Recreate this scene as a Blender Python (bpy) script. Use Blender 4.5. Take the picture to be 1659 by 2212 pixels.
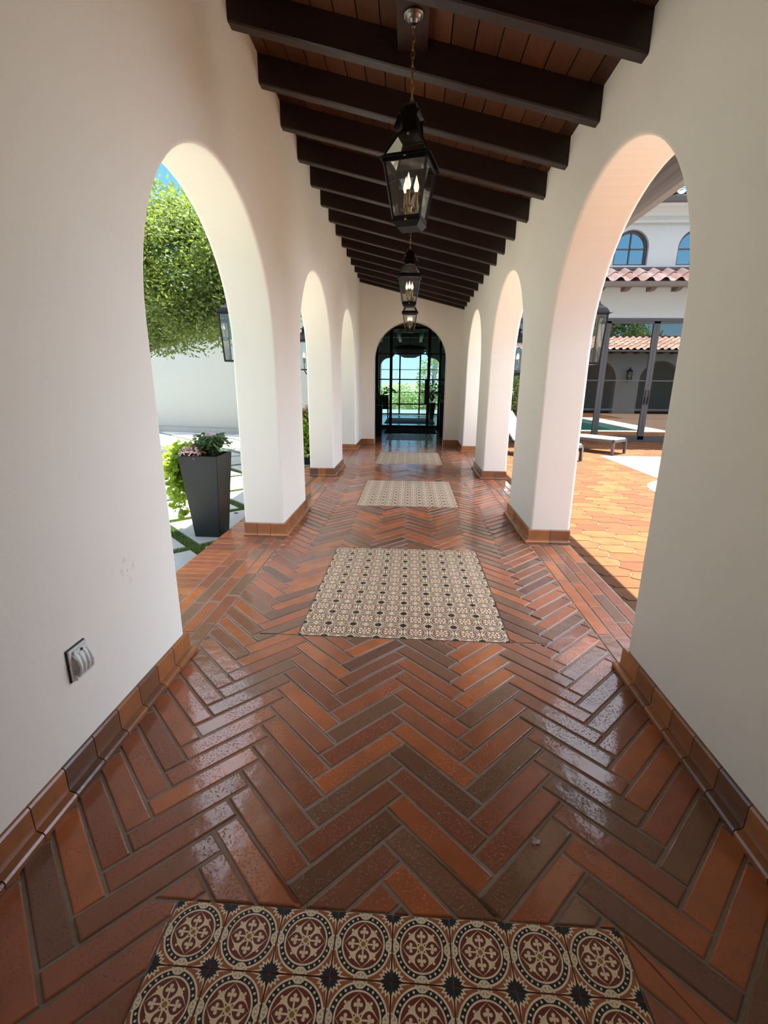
import bpy, bmesh, math, random
import numpy as np
from mathutils import Vector, Matrix
random.seed(7)
for o in list(bpy.data.objects): bpy.data.objects.remove(o)
S = bpy.context.scene
COL = S.collection
R = math.radians

# ------------------------------------------------------------------ camera
FPX, YAW, PITCH, ROLL, CAMH = 1015.97, R(3.0737), R(15.3485), R(.5204), 1.4232
fw = Vector((-math.sin(YAW)*math.cos(PITCH), math.cos(YAW)*math.cos(PITCH), -math.sin(PITCH)))
rt = Vector((math.cos(YAW), math.sin(YAW), 0)); up = rt.cross(fw)
rt2 = math.cos(ROLL)*rt + math.sin(ROLL)*up
up2 = -math.sin(ROLL)*rt + math.cos(ROLL)*up
cd = bpy.data.cameras.new('camera'); cam = bpy.data.objects.new('camera', cd); COL.objects.link(cam)
cd.sensor_fit = 'VERTICAL'; cd.sensor_height = 24; cd.lens = FPX/2212*24
cd.clip_start = .02; cd.clip_end = 2000
cam.matrix_world = Matrix(((rt2.x, up2.x, -fw.x, 0), (rt2.y, up2.y, -fw.y, 0), (rt2.z, up2.z, -fw.z, CAMH), (0, 0, 0, 1)))
S.camera = cam

# ------------------------------------------------------------------ sky, sun, exposure
SUN_DIR = Vector((.10, .19, 1)).normalized()
SUN_STRENGTH, SKY_STRENGTH, EXPOSURE, CLOUD = 4.5, 1.0, 3.02, .50
w = bpy.data.worlds.new('world'); S.world = w; w.use_nodes = True
nt = w.node_tree; nt.nodes.clear()
out = nt.nodes.new('ShaderNodeOutputWorld'); bg = nt.nodes.new('ShaderNodeBackground')
tc = nt.nodes.new('ShaderNodeTexCoord'); sp = nt.nodes.new('ShaderNodeSeparateXYZ'); nt.links.new(tc.outputs['Generated'], sp.inputs['Vector'])
# clear blue air near the horizon, a bright veil of cloud overhead
rb = nt.nodes.new('ShaderNodeValToRGB'); e = rb.color_ramp.elements
e[0].position = 0; e[0].color = (.140, .200, .215, 1); e[1].position = .45; e[1].color = (.022, .070, .150, 1)
k_ = e.new(.16); k_.color = (.048, .112, .175, 1)
mp = nt.nodes.new('ShaderNodeMapping'); mp.inputs['Scale'].default_value = (1, 1, 2.5)
nz = nt.nodes.new('ShaderNodeTexNoise'); nz.inputs['Scale'].default_value = 3.0; nz.inputs['Detail'].default_value = 8
ad = nt.nodes.new('ShaderNodeMath'); ad.operation = 'MULTIPLY_ADD'; ad.inputs[1].default_value = .45; 
rp = nt.nodes.new('ShaderNodeMapRange'); rp.interpolation_type = 'SMOOTHSTEP'; rp.inputs['From Min'].default_value = .58; rp.inputs['From Max'].default_value = .85
mx = nt.nodes.new('ShaderNodeMixRGB'); mx.inputs['Color2'].default_value = (.98, 1.0, 1.0, 1)
sc_ = nt.nodes.new('ShaderNodeMixRGB'); sc_.blend_type = 'MULTIPLY'; sc_.inputs['Fac'].default_value = 1; sc_.inputs['Color2'].default_value = (CLOUD,)*3+(1,)
sc_.inputs['Color1'].default_value = (.90, .97, 1.10, 1)
nt.links.new(sp.outputs['Z'], rb.inputs['Fac']); nt.links.new(tc.outputs['Generated'], mp.inputs['Vector']); nt.links.new(mp.outputs['Vector'], nz.inputs['Vector'])
nt.links.new(nz.outputs['Fac'], ad.inputs[0]); nt.links.new(sp.outputs['Z'], ad.inputs[2]); nt.links.new(ad.outputs['Value'], rp.inputs['Value'])
nt.links.new(rp.outputs['Result'], mx.inputs['Fac']); nt.links.new(rb.outputs['Color'], mx.inputs['Color1']); nt.links.new(sc_.outputs['Color'], mx.inputs['Color2'])
# added haze on the +X side, brightening the lower left wall
hz_ = nt.nodes.new('ShaderNodeMapRange'); hz_.interpolation_type = 'SMOOTHSTEP'; hz_.inputs['From Min'].default_value = .48; hz_.inputs['From Max'].default_value = .85
mh = nt.nodes.new('ShaderNodeMixRGB'); mh.inputs['Color2'].default_value = (.62, .74, .92, 1)
nt.links.new(sp.outputs['X'], hz_.inputs['Value']); nt.links.new(hz_.outputs['Result'], mh.inputs['Fac']); nt.links.new(mx.outputs['Color'], mh.inputs['Color1'])
nt.links.new(mh.outputs['Color'], bg.inputs['Color'])
bg.inputs['Strength'].default_value = SKY_STRENGTH; nt.links.new(bg.outputs['Background'], out.inputs['Surface'])
sl = bpy.data.lights.new('sun', 'SUN'); so = bpy.data.objects.new('sun', sl); COL.objects.link(so)
sl.energy = SUN_STRENGTH; sl.angle = R(.53); sl.color = (1, .94, .83)
so.rotation_euler = SUN_DIR.to_track_quat('Z', 'Y').to_euler(); so.location = (3, 5, 14)
vs = S.view_settings; vs.view_transform = 'Standard'; vs.look = 'None'; vs.exposure = EXPOSURE; vs.gamma = 1; vs.use_curve_mapping = False
S.cycles.max_bounces = 14; S.cycles.diffuse_bounces = 8; S.cycles.glossy_bounces = 6; S.cycles.transparent_max_bounces = 16

# ------------------------------------------------------------------ materials
def mat(name, col, rough=.6, metal=0, noise=None, bump=None, tone=None, coat=0, spec=.5, trans=None):
    """col base; noise=(scale, col2, amount); bump=(scale, dist); tone=[colours picked by the 'tone' attribute]"""
    m = bpy.data.materials.new(name); m.use_nodes = True
    n = m.node_tree.nodes; l = m.node_tree.links; b = n['Principled BSDF']
    b.inputs['Roughness'].default_value = rough; b.inputs['Metallic'].default_value = metal
    b.inputs['Specular IOR Level'].default_value = spec
    if coat: b.inputs['Coat Weight'].default_value = coat; b.inputs['Coat Roughness'].default_value = .12
    t = n.new('ShaderNodeTexCoord'); src = None
    if tone:
        a = n.new('ShaderNodeAttribute'); a.attribute_name = 'tone'
        r = n.new('ShaderNodeValToRGB'); r.color_ramp.interpolation = 'LINEAR'
        e = r.color_ramp.elements
        while len(e) < len(tone): e.new(.5)
        for i, c in enumerate(tone): e[i].position = i/(len(tone)-1); e[i].color = (*c, 1)
        l.new(a.outputs['Fac'], r.inputs['Fac']); src = r.outputs['Color']
    if noise:
        nn = n.new('ShaderNodeTexNoise'); nn.inputs['Scale'].default_value = noise[0]; nn.inputs['Detail'].default_value = 5
        if len(noise) > 3:
            mpn = n.new('ShaderNodeMapping'); mpn.inputs['Scale'].default_value = noise[3]
            l.new(t.outputs['Object'], mpn.inputs['Vector']); l.new(mpn.outputs['Vector'], nn.inputs['Vector'])
        else: l.new(t.outputs['Object'], nn.inputs['Vector'])
        cr = n.new('ShaderNodeValToRGB'); cr.color_ramp.elements[0].position = .35; cr.color_ramp.elements[1].position = .7
        cr.color_ramp.elements[1].color = (noise[2],)*3+(1,); cr.color_ramp.elements[0].color = (0, 0, 0, 1)
        l.new(nn.outputs['Fac'], cr.inputs['Fac'])
        mm = n.new('ShaderNodeMixRGB'); mm.inputs['Color1'].default_value = (*col, 1); mm.inputs['Color2'].default_value = (*noise[1], 1)
        if src: l.new(src, mm.inputs['Color1'])
        l.new(cr.outputs['Color'], mm.inputs['Fac']); src = mm.outputs['Color']
    if src: l.new(src, b.inputs['Base Color'])
    else: b.inputs['Base Color'].default_value = (*col, 1)
    if bump:
        bn = n.new('ShaderNodeTexNoise'); bn.inputs['Scale'].default_value = bump[0]; bn.inputs['Detail'].default_value = 4
        bu = n.new('ShaderNodeBump'); bu.inputs['Distance'].default_value = bump[1]; bu.inputs['Strength'].default_value = 1
        l.new(t.outputs['Object'], bn.inputs['Vector']); l.new(bn.outputs['Fac'], bu.inputs['Height']); l.new(bu.outputs['Normal'], b.inputs['Normal'])
    if trans:
        tr = n.new('ShaderNodeBsdfTranslucent'); tr.inputs['Color'].default_value = (*trans[1], 1)
        if src and len(trans) > 2: l.new(src, tr.inputs['Color'])
        ms = n.new('ShaderNodeMixShader'); ms.inputs['Fac'].default_value = trans[0]
        l.new(b.outputs['BSDF'], ms.inputs[1]); l.new(tr.outputs['BSDF'], ms.inputs[2])
        l.new(ms.outputs['Shader'], n['Material Output'].inputs['Surface'])
    return m

def glass(name, tint, refl, rough=0.0, curve=True):
    m = bpy.data.materials.new(name); m.use_nodes = True
    n = m.node_tree.nodes; l = m.node_tree.links; n.remove(n['Principled BSDF'])
    t = n.new('ShaderNodeBsdfTransparent'); t.inputs['Color'].default_value = (*tint, 1)
    g = n.new('ShaderNodeBsdfGlossy'); g.inputs['Roughness'].default_value = rough; g.inputs['Color'].default_value = (.95, .98, .97, 1)
    ms = n.new('ShaderNodeMixShader')
    fr = n.new('ShaderNodeFresnel'); fr.inputs['IOR'].default_value = 1.5
    ad = n.new('ShaderNodeMath'); ad.operation = 'ADD'; ad.inputs[1].default_value = refl; ad.use_clamp = True
    l.new(fr.outputs['Fac'], ad.inputs[0]); l.new(ad.outputs['Value'], ms.inputs['Fac'])
    l.new(t.outputs['BSDF'], ms.inputs[1]); l.new(g.outputs['BSDF'], ms.inputs[2])
    l.new(ms.outputs['Shader'], n['Material Output'].inputs['Surface'])
    return m

BRICK = [(.17, .075, .052), (.26, .135, .075), (.30, .098, .052), (.38, .125, .062), (.46, .135, .055), (.56, .165, .053)]
M = {}
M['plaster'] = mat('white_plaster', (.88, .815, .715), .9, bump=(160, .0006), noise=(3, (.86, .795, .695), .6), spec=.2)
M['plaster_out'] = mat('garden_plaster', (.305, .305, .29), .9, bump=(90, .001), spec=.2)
M['brick'] = mat('terracotta_brick', (.2, .07, .03), .13, tone=BRICK, noise=(9, (.22, .10, .055), .5), bump=(10, .0024), spec=.5)
m_ = M['brick']; n, l = m_.node_tree.nodes, m_.node_tree.links; b = n['Principled BSDF']; old = b.inputs['Normal'].links[0].from_node
t_ = n.new('ShaderNodeTexCoord'); v1 = n.new('ShaderNodeTexNoise'); v1.inputs['Scale'].default_value = 120; v1.inputs['Detail'].default_value = 3
r1 = n.new('ShaderNodeMapRange'); r1.inputs['From Min'].default_value = .30; r1.inputs['From Max'].default_value = .42
v2 = n.new('ShaderNodeTexNoise'); v2.inputs['Scale'].default_value = 5; r2_ = n.new('ShaderNodeMapRange'); r2_.inputs['From Min'].default_value = .45; r2_.inputs['From Max'].default_value = .6
mxp = n.new('ShaderNodeMath'); mxp.operation = 'MAXIMUM'; bu2 = n.new('ShaderNodeBump'); bu2.inputs['Distance'].default_value = .0016; bu2.inputs['Strength'].default_value = .8
l.new(t_.outputs['Object'], v1.inputs['Vector']); l.new(t_.outputs['Object'], v2.inputs['Vector']); l.new(v1.outputs['Fac'], r1.inputs['Value']); l.new(v2.outputs['Fac'], r2_.inputs['Value'])
l.new(r1.outputs['Result'], mxp.inputs[0]); l.new(r2_.outputs['Result'], mxp.inputs[1]); l.new(mxp.outputs['Value'], bu2.inputs['Height']); l.new(old.outputs['Normal'], bu2.inputs['Normal']); l.new(bu2.outputs['Normal'], b.inputs['Normal'])
M['basetile'] = mat('terracotta_base_tile', (.2, .07, .03), .2, tone=[(.12, .062, .038), (.30, .11, .042), (.40, .135, .04), (.46, .165, .05)], noise=(14, (.17, .08, .045), .45), bump=(30, .001))
M['bulllip'] = mat('terracotta_lip', (.2, .07, .03), .3, tone=[(.20, .12, .08), (.26, .12, .07), (.30, .12, .06)], bump=(30, .001))
M['grout'] = mat('floor_grout', (.30, .25, .20), .9, noise=(40, (.22, .185, .15), .6))
M['patio'] = mat('patio_terracotta', (.4, .15, .05), .75, spec=.15, tone=[(.070, .023, .0075), (.092, .031, .010), (.112, .042, .013), (.125, .052, .016)], noise=(7, (.072, .024, .008), .6), bump=(10, .002))
M['patiogrout'] = mat('patio_grout', (.115, .066, .042), .9)
M['coping'] = mat('pale_coping_stone', (.55, .54, .51), .8, noise=(6, (.48, .46, .43), .5))
M['paver'] = mat('pale_paver', (.38, .38, .375), .85, noise=(5, (.31, .31, .31), .5))
M['turf'] = mat('turf_base', (.05, .10, .015), .9, noise=(60, (.10, .17, .03), .8))
M['blade'] = mat('turf_blade', (.09, .17, .03), .7, tone=[(.06, .12, .02), (.12, .20, .04), (.16, .22, .05)])
M['beam'] = mat('dark_stained_timber', (.014, .0055, .003), .45, noise=(5, (.030, .011, .005), .8, (1, 14, 14)), bump=(30, .001))
M['plank'] = mat('stained_ceiling_board', (.05, .02, .01), .5, tone=[(.045, .015, .007), (.090, .030, .011), (.13, .046, .016)], noise=(6, (.045, .016, .007), .6, (14, 1, 14)))
M['black'] = mat('black_iron', (.012, .011, .011), .38, metal=.6, bump=(60, .0004))
M['bronze'] = mat('dark_bronze_metal', (.045, .04, .04), .45, metal=.3)
M['pewter'] = mat('pewter', (.18, .16, .15), .3, metal=.9)
M['brass'] = mat('aged_brass', (.42, .28, .10), .35, metal=.9)
M['bulb'] = mat('frosted_bulb', (.85, .78, .70), .25)
b_ = M['bulb'].node_tree.nodes['Principled BSDF']; b_.inputs['Emission Color'].default_value = (1, .82, .66, 1); b_.inputs['Emission Strength'].default_value = .15
M['candle'] = mat('candle_sleeve', (.30, .20, .08), .5, metal=.5)
M['lglass'] = glass('lantern_glass', (.86, .87, .86), .05)
M['dglass'] = glass('door_glass', (.80, .93, .955), .02)
M['hglass'] = glass('house_glass', (.30, .36, .35), .15)
M['wglass'] = glass('upper_window_glass', (.30, .36, .36), .36)
M['planter'] = mat('charcoal_planter', (.012, .0135, .014), .45, spec=.35, bump=(120, .0003))
M['soil'] = mat('potting_soil', (.03, .02, .012), 1, bump=(60, .01))
M['lime'] = mat('lime_leaf', (.32, .50, .03), .45, tone=[(.13, .25, .015), (.24, .38, .02), (.36, .46, .05)], trans=(.3, (.32, .46, .03)))
M['darkleaf'] = mat('deep_green_leaf', (.05, .10, .035), .45, tone=[(.045, .09, .035), (.085, .15, .055), (.14, .21, .08)], trans=(.2, (.10, .18, .04)))
M['coleus'] = mat('coleus_leaf', (.25, .03, .05), .5, tone=[(.08, .012, .02), (.28, .03, .03), (.50, .14, .06), (.60, .30, .28), (.66, .60, .25)], trans=(.25, (.5, .2, .2)))
M['petal'] = mat('pale_petal', (.75, .62, .66), .6, tone=[(.80, .78, .74), (.75, .55, .62), (.62, .30, .45)], trans=(.3, (.8, .6, .65)))
M['oak'] = mat('oak_leaf', (.10, .17, .03), .3, tone=[(.040, .070, .018), (.105, .155, .032), (.20, .25, .065)], trans=(.25, (.22, .30, .045)))
M['bush'] = mat('hill_leaf', (.13, .22, .05), .6, tone=[(.022, .045, .012), (.07, .12, .025), (.14, .20, .05)], trans=(.3, (.14, .22, .04)))
M['bark'] = mat('oak_bark', (.10, .075, .055), .95, noise=(18, (.05, .04, .03), .8), bump=(25, .01))
M['tile'] = mat('clay_roof_tile', (.42, .18, .12), .7, tone=[(.40, .21, .16), (.52, .33, .27), (.60, .42, .36)], noise=(6, (.40, .25, .20), .5))
M['gutter'] = mat('bronze_gutter', (.085, .064, .052), .45, metal=.2)
M['timber'] = mat('brown_rafter_timber', (.085, .05, .04), .6)
M['white'] = mat('white_sling', (.72, .74, .76), .7, bump=(300, .0004))
M['cframe'] = mat('taupe_chaise_frame', (.075, .06, .058), .45, metal=.2)
M['water'] = mat('pool_water', (.01, .10, .085), .03, spec=.7, bump=(3, .004))
M['plastic'] = mat('clear_white_plastic', (.80, .79, .76), .2, coat=.5)
M['gasket'] = mat('black_gasket', (.015, .015, .015), .6)
M['slate'] = mat('hall_floor_tile', (.11, .12, .12), .18, noise=(5, (.08, .09, .09), .5))
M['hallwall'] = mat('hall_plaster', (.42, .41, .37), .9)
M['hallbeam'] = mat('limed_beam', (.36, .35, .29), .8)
M['dark'] = mat('dim_interior', (.06, .06, .058), .8)  # dark colour stands in for the dimness of rooms behind glass
M['rug'] = mat('grey_woven_rug', (.20, .21, .21), .95, noise=(80, (.14, .15, .15), .7))
M['mat'] = mat('black_coir_mat', (.012, .011, .010), 1, bump=(200, .002))
M['ceramic'] = mat('grey_ceramic', (.16, .15, .15), .35)
M['seatcloth'] = mat('dark_upholstery', (.06, .058, .055), .9)
M['soffit'] = mat('roof_underside', (.022, .012, .010), .7)
# smudge on the near left wall
pm = M['plaster'].copy(); pm.name = 'scuffed_plaster'; M['plaster_l'] = pm
n, l = pm.node_tree.nodes, pm.node_tree.links
b = n['Principled BSDF']; src = b.inputs['Base Color'].links[0].from_socket
tcx = n.new('ShaderNodeTexCoord'); vm = n.new('ShaderNodeVectorMath'); vm.operation = 'DISTANCE'; vm.inputs[1].default_value = (-1.18, 1.79, .655)
mr = n.new('ShaderNodeMapRange'); mr.inputs['From Min'].default_value = .02; mr.inputs['From Max'].default_value = .075; mr.inputs['To Min'].default_value = 1; mr.inputs['To Max'].default_value = 0
sn = n.new('ShaderNodeTexNoise'); sn.inputs['Scale'].default_value = 38; sr = n.new('ShaderNodeMapRange'); sr.inputs['From Min'].default_value = .52; sr.inputs['From Max'].default_value = .68
mu = n.new('ShaderNodeMath'); mu.operation = 'MULTIPLY'; mu2 = n.new('ShaderNodeMath'); mu2.operation = 'MULTIPLY'; mu2.inputs[1].default_value = .5
mm = n.new('ShaderNodeMixRGB'); mm.inputs['Color2'].default_value = (.5, .36, .32, 1)
l.new(tcx.outputs['Object'], vm.inputs[0]); l.new(vm.outputs['Value'], mr.inputs['Value']); l.new(tcx.outputs['Object'], sn.inputs['Vector']); l.new(sn.outputs['Fac'], sr.inputs['Value'])
l.new(mr.outputs['Result'], mu.inputs[0]); l.new(sr.outputs['Result'], mu.inputs[1]); l.new(mu.outputs['Value'], mu2.inputs[0]); l.new(mu2.outputs['Value'], mm.inputs['Fac'])
l.new(src, mm.inputs['Color1']); l.new(mm.outputs['Color'], b.inputs['Base Color'])

# ------------------------------------------------------------------ mesh builder
class MB:
    def __init__(s): s.v = []; s.f = []; s.m = []; s.t = []; s.sm = []
    def add(s, vs, fs, mi=0, tone=.5, smooth=False):
        o = len(s.v); s.v += [tuple(v) for v in vs]
        for f in fs:
            s.f.append([i+o for i in f]); s.m.append(mi); s.t.append(tone); s.sm.append(smooth)
        return s
    def box(s, x0, x1, y0, y1, z0, z1, mi=0, tone=.5):
        v = [(x0, y0, z0), (x1, y0, z0), (x1, y1, z0), (x0, y1, z0), (x0, y0, z1), (x1, y0, z1), (x1, y1, z1), (x0, y1, z1)]
        return s.add(v, [(3, 2, 1, 0), (4, 5, 6, 7), (0, 1, 5, 4), (1, 2, 6, 5), (2, 3, 7, 6), (3, 0, 4, 7)], mi, tone)
    def hexa(s, lo, hi, mi=0, tone=.5):
        n = len(lo); v = list(lo)+list(hi)
        f = [tuple(range(n-1, -1, -1)), tuple(range(n, 2*n))]+[(i, (i+1) % n, n+(i+1) % n, n+i) for i in range(n)]
        return s.add(v, f, mi, tone)
    def frus(s, z0, a0, b0, z1, a1, b1, mi=0, tone=.5):   # rectangular frustum about the z axis
        q = lambda z, a, b: [(-a, -b, z), (a, -b, z), (a, b, z), (-a, b, z)]
        return s.hexa(q(z0, a0, b0), q(z1, a1, b1), mi, tone)
    def bar(s, p, q, wd, ht=None, upv=(0, 0, 1), mi=0, tone=.5):
        p = Vector(p); q = Vector(q); d = (q-p).normalized(); ht = ht or wd
        u = Vector(upv)
        if abs(d.dot(u)) > .98: u = Vector((1, 0, 0))
        a = d.cross(u).normalized()*wd/2; b = a.cross(d).normalized()*ht/2
        c = lambda r: [r-a-b, r+a-b, r+a+b, r-a+b]
        return s.hexa(c(p), c(q), mi, tone)
    def tube(s, pts, r, n=8, mi=0, tone=.5, closed=False):
        pts = [Vector(p) for p in pts]; k = len(pts); vs = []; rr = r if isinstance(r, (list, tuple)) else [r]*k
        ref = None
        for i, p in enumerate(pts):
            a = pts[(i-1) % k] if closed or i > 0 else p; c = pts[(i+1) % k] if closed or i < k-1 else p
            d = (c-a).normalized()
            if ref is None: ref = Vector((0, 0, 1)) if abs(d.z) < .9 else Vector((1, 0, 0))
            x = d.cross(ref).normalized(); y = d.cross(x).normalized(); ref = -y if abs(d.dot(y)) < .99 else ref
            y = x.cross(d)
            for j in range(n): vs.append(p+rr[i]*(math.cos(2*math.pi*j/n)*x+math.sin(2*math.pi*j/n)*y)); 
            ref = y
        fs = []
        for i in range(k if closed else k-1):
            i2 = (i+1) % k
            for j in range(n): fs.append((i*n+j, i*n+(j+1) % n, i2*n+(j+1) % n, i2*n+j))
        if not closed: fs += [tuple(range(n-1, -1, -1)), tuple((k-1)*n+j for j in range(n))]
        return s.add(vs, fs, mi, tone, True)
    def lathe(s, prof, n=20, c=(0, 0, 0), mi=0, tone=.5, smooth=True):
        vs = []; k = len(prof)
        for r, z in prof:
            for j in range(n): a = 2*math.pi*j/n; vs.append((c[0]+r*math.cos(a), c[1]+r*math.sin(a), c[2]+z))
        fs = [(i*n+j, i*n+(j+1) % n, (i+1)*n+(j+1) % n, (i+1)*n+j) for i in range(k-1) for j in range(n)]
        fs += [tuple(range(n-1, -1, -1)), tuple((k-1)*n+j for j in range(n))]
        return s.add(vs, fs, mi, tone, smooth)
    def build(s, name, mats, parent=None, off=None):
        me = bpy.data.meshes.new(name)
        v = s.v
        if off is not None: v = [(a-off[0], b-off[1], c-off[2]) for a, b, c in v]
        me.from_pydata(v, [], s.f); me.update()
        for m in (mats if isinstance(mats, (list, tuple)) else [mats]): me.materials.append(m)
        me.polygons.foreach_set('material_index', s.m); me.polygons.foreach_set('use_smooth', s.sm)
        if any(t != .5 for t in s.t):
            at = me.attributes.new('tone', 'FLOAT', 'FACE'); at.data.foreach_set('value', s.t)
        o = bpy.data.objects.new(name, me); COL.objects.link(o)
        if parent is not None: o.parent = parent
        return o

def tag(o, label, cat, group=None, kind=None):
    o['label'] = label; o['category'] = cat
    if group: o['group'] = group
    if kind: o['kind'] = kind
    return o
def thing(name, loc, label, cat, group=None, rz=0):
    o = bpy.data.objects.new(name, None); COL.objects.link(o); o.location = loc; o.rotation_euler = (0, 0, rz)
    o.empty_display_size = .1
    return tag(o, label, cat, group)
def struct(o, label, cat): return tag(o, label, cat, None, 'structure')
def copy_tree(o, parent=None):
    c = o.copy(); COL.objects.link(c)
    if parent is not None: c.parent = parent
    for ch in list(o.children): copy_tree(ch, c)
    return c
def base_loc(mb):
    a = np.array(mb.v); return (float((a[:, 0].min()+a[:, 0].max())/2), float((a[:, 1].min()+a[:, 1].max())/2), float(a[:, 2].min()))
def solo(mb, name, mats, label, cat, group=None, kind=None):
    c = base_loc(mb); o = mb.build(name, mats, None, c); o.location = c
    return tag(o, label, cat, group, kind)

# polygons
def clip(poly, a, b, c):      # keep a*x+b*y <= c
    r = []
    for i in range(len(poly)):
        p, q = poly[i-1], poly[i]; dp = a*p[0]+b*p[1]-c; dq = a*q[0]+b*q[1]-c
        if (dp <= 0) != (dq <= 0):
            t = dp/(dp-dq); r.append((p[0]+t*(q[0]-p[0]), p[1]+t*(q[1]-p[1])))
        if dq <= 0: r.append(q)
    return r
def rect_clip(poly, x0, x1, y0, y1):
    for a, b, c in ((-1, 0, -x0), (1, 0, x1), (0, -1, -y0), (0, 1, y1)):
        poly = clip(poly, a, b, c)
        if len(poly) < 3: return []
    return poly
def area(p): return .5*sum(p[i-1][0]*p[i][1]-p[i][0]*p[i-1][1] for i in range(len(p)))
def dedupe(p):
    r = []
    for q in p:
        if not r or math.hypot(q[0]-r[-1][0], q[1]-r[-1][1]) > 1e-4: r.append(q)
    if len(r) > 1 and math.hypot(r[0][0]-r[-1][0], r[0][1]-r[-1][1]) <= 1e-4: r.pop()
    return r
def inset(p, d):
    n = len(p); r = []
    for i in range(n):
        a, b, c = p[i-1], p[i], p[(i+1) % n]
        d1 = (b[0]-a[0], b[1]-a[1]); d2 = (c[0]-b[0], c[1]-b[1]); l1 = math.hypot(*d1); l2 = math.hypot(*d2)
        n1 = (-d1[1]/l1, d1[0]/l1); n2 = (-d2[1]/l2, d2[0]/l2)
        bx, by = n1[0]+n2[0], n1[1]+n2[1]; k = max(.25, (bx*bx+by*by)/2)
        r.append((b[0]+d*bx/k, b[1]+d*by/k))
    return r
def slab_tile(mb, poly, z, joint, rings, tone, depth=.012, tilt=.0, mi=0, lift=0):
    """one tile of a floor: rings = [(inset, drop)...] from the top edge outwards to the joint"""
    poly = dedupe(poly)
    if len(poly) < 3: return
    if area(poly) < 0: poly = poly[::-1]
    A = area(poly)
    if A < .0004: return
    per = sum(math.hypot(poly[i][0]-poly[i-1][0], poly[i][1]-poly[i-1][1]) for i in range(len(poly)))
    mx = .42*2*A/per
    cx = sum(p[0] for p in poly)/len(poly); cy = sum(p[1] for p in poly)/len(poly)
    ta, tb = random.gauss(0, tilt), random.gauss(0, tilt); dz = random.uniform(-lift, lift)
    lv = []
    for ins, drop in rings+[(joint, depth)]:
        q = inset(poly, min(ins, mx) if ins > joint else min(joint, mx*.5))
        lv.append([(x, y, z+dz-drop+(ta*(x-cx)+tb*(y-cy) if drop < depth else 0)) for x, y in q])
    n = len(poly); vs = [v for L in lv for v in L]
    fs = [tuple(range(n))]+[(k*n+(i+1) % n, k*n+i, (k+1)*n+i, (k+1)*n+(i+1) % n) for k in range(len(lv)-1) for i in range(n)]
    mb.add(vs, fs, mi, tone, False)

# ------------------------------------------------------------------ corridor shell
XL, XLO, XR, XRO = -1.18, -1.56, 1.129, 1.49
ARCH_C, ARCH_R, SPRING = (-3.9, 3.21, 6.22, 9.22), 1.02, 1.68
YB, YE, YE2 = -5.2, 11.30, 11.58
CEIL = lambda x: 3.741-.2425*(x+1.18)
def arcade(name, u_ranges, u0, u1, z0, ztop, plane, thick, m, label, axis='x', spring=SPRING, rad=ARCH_R, bev=.022, cat='wall', parent=None, kind=True):
    """comb outline (arches open at the floor) in (u,z); extruded along the axis from plane to plane+thick"""
    pts = [(u0, ztop), (u0, z0)]; curve = set()
    for c in u_ranges:
        a = [(c-rad, z0), (c-rad, spring)]+[(c-rad*math.cos(math.pi*i/40), spring+rad*math.sin(math.pi*i/40)) for i in range(1, 40)]+[(c+rad, spring), (c+rad, z0)]
        s0 = len(pts); pts += a; curve |= {(s0+i, s0+i+1) for i in range(len(a)-1)}
    pts += [(u1, z0), (u1, ztop)]
    P = (lambda u, z: (plane, u, z)) if axis == 'x' else (lambda u, z: (u, plane, z))
    bm = bmesh.new(); vs = [bm.verts.new(P(u, z)) for u, z in pts]; f = bm.faces.new(vs)
    ex = bmesh.ops.extrude_face_region(bm, geom=[f]); nv = [g for g in ex['geom'] if isinstance(g, bmesh.types.BMVert)]
    bmesh.ops.translate(bm, verts=nv, vec=(thick, 0, 0) if axis == 'x' else (0, thick, 0))
    bmesh.ops.recalc_face_normals(bm, faces=bm.faces)
    bm.edges.ensure_lookup_table(); key = lambda co: (round(co[1] if axis == 'x' else co[0], 4), round(co[2], 4))
    ck = {frozenset((key(P(*pts[i])), key(P(*pts[j])))) for i, j in curve}
    ax = 0 if axis == 'x' else 1
    es = [e for e in bm.edges if abs(e.verts[0].co[ax]-e.verts[1].co[ax]) < 1e-6 and frozenset((key(e.verts[0].co), key(e.verts[1].co))) in ck]
    bmesh.ops.bevel(bm, geom=es, offset=bev, segments=3, profile=.5, affect='EDGES')
    me = bpy.data.meshes.new(name); bm.to_mesh(me); bm.free(); me.materials.append(m)
    o = bpy.data.objects.new(name, me); COL.objects.link(o)
    if parent is not None: o.parent = parent
    elif kind: struct(o, label, cat)
    return o
arcade('wall_left', ARCH_C[1:], YB, YE, -.2, 3.86, XL, XLO-XL, M['plaster_l'], 'white plaster arcade wall on the left with a row of round arches')
arcade('wall_right', ARCH_C, YB, YE, -.2, 3.2, XR, XRO-XR, M['plaster'], 'white plaster arcade wall on the right with a row of round arches')
arcade('wall_end', (-.035,), XLO, XRO, -.2, 3.95, YE, YE2-YE, M['plaster'], 'white plaster end wall with one arch below the last beam', 'y', 1.94, .82)
wb = MB().box(XLO, XRO, YB-.2, YB, -.2, 4.2); struct(wb.build('wall_back', M['plaster']), 'white plaster wall closing the corridor behind the viewer', 'wall')

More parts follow.
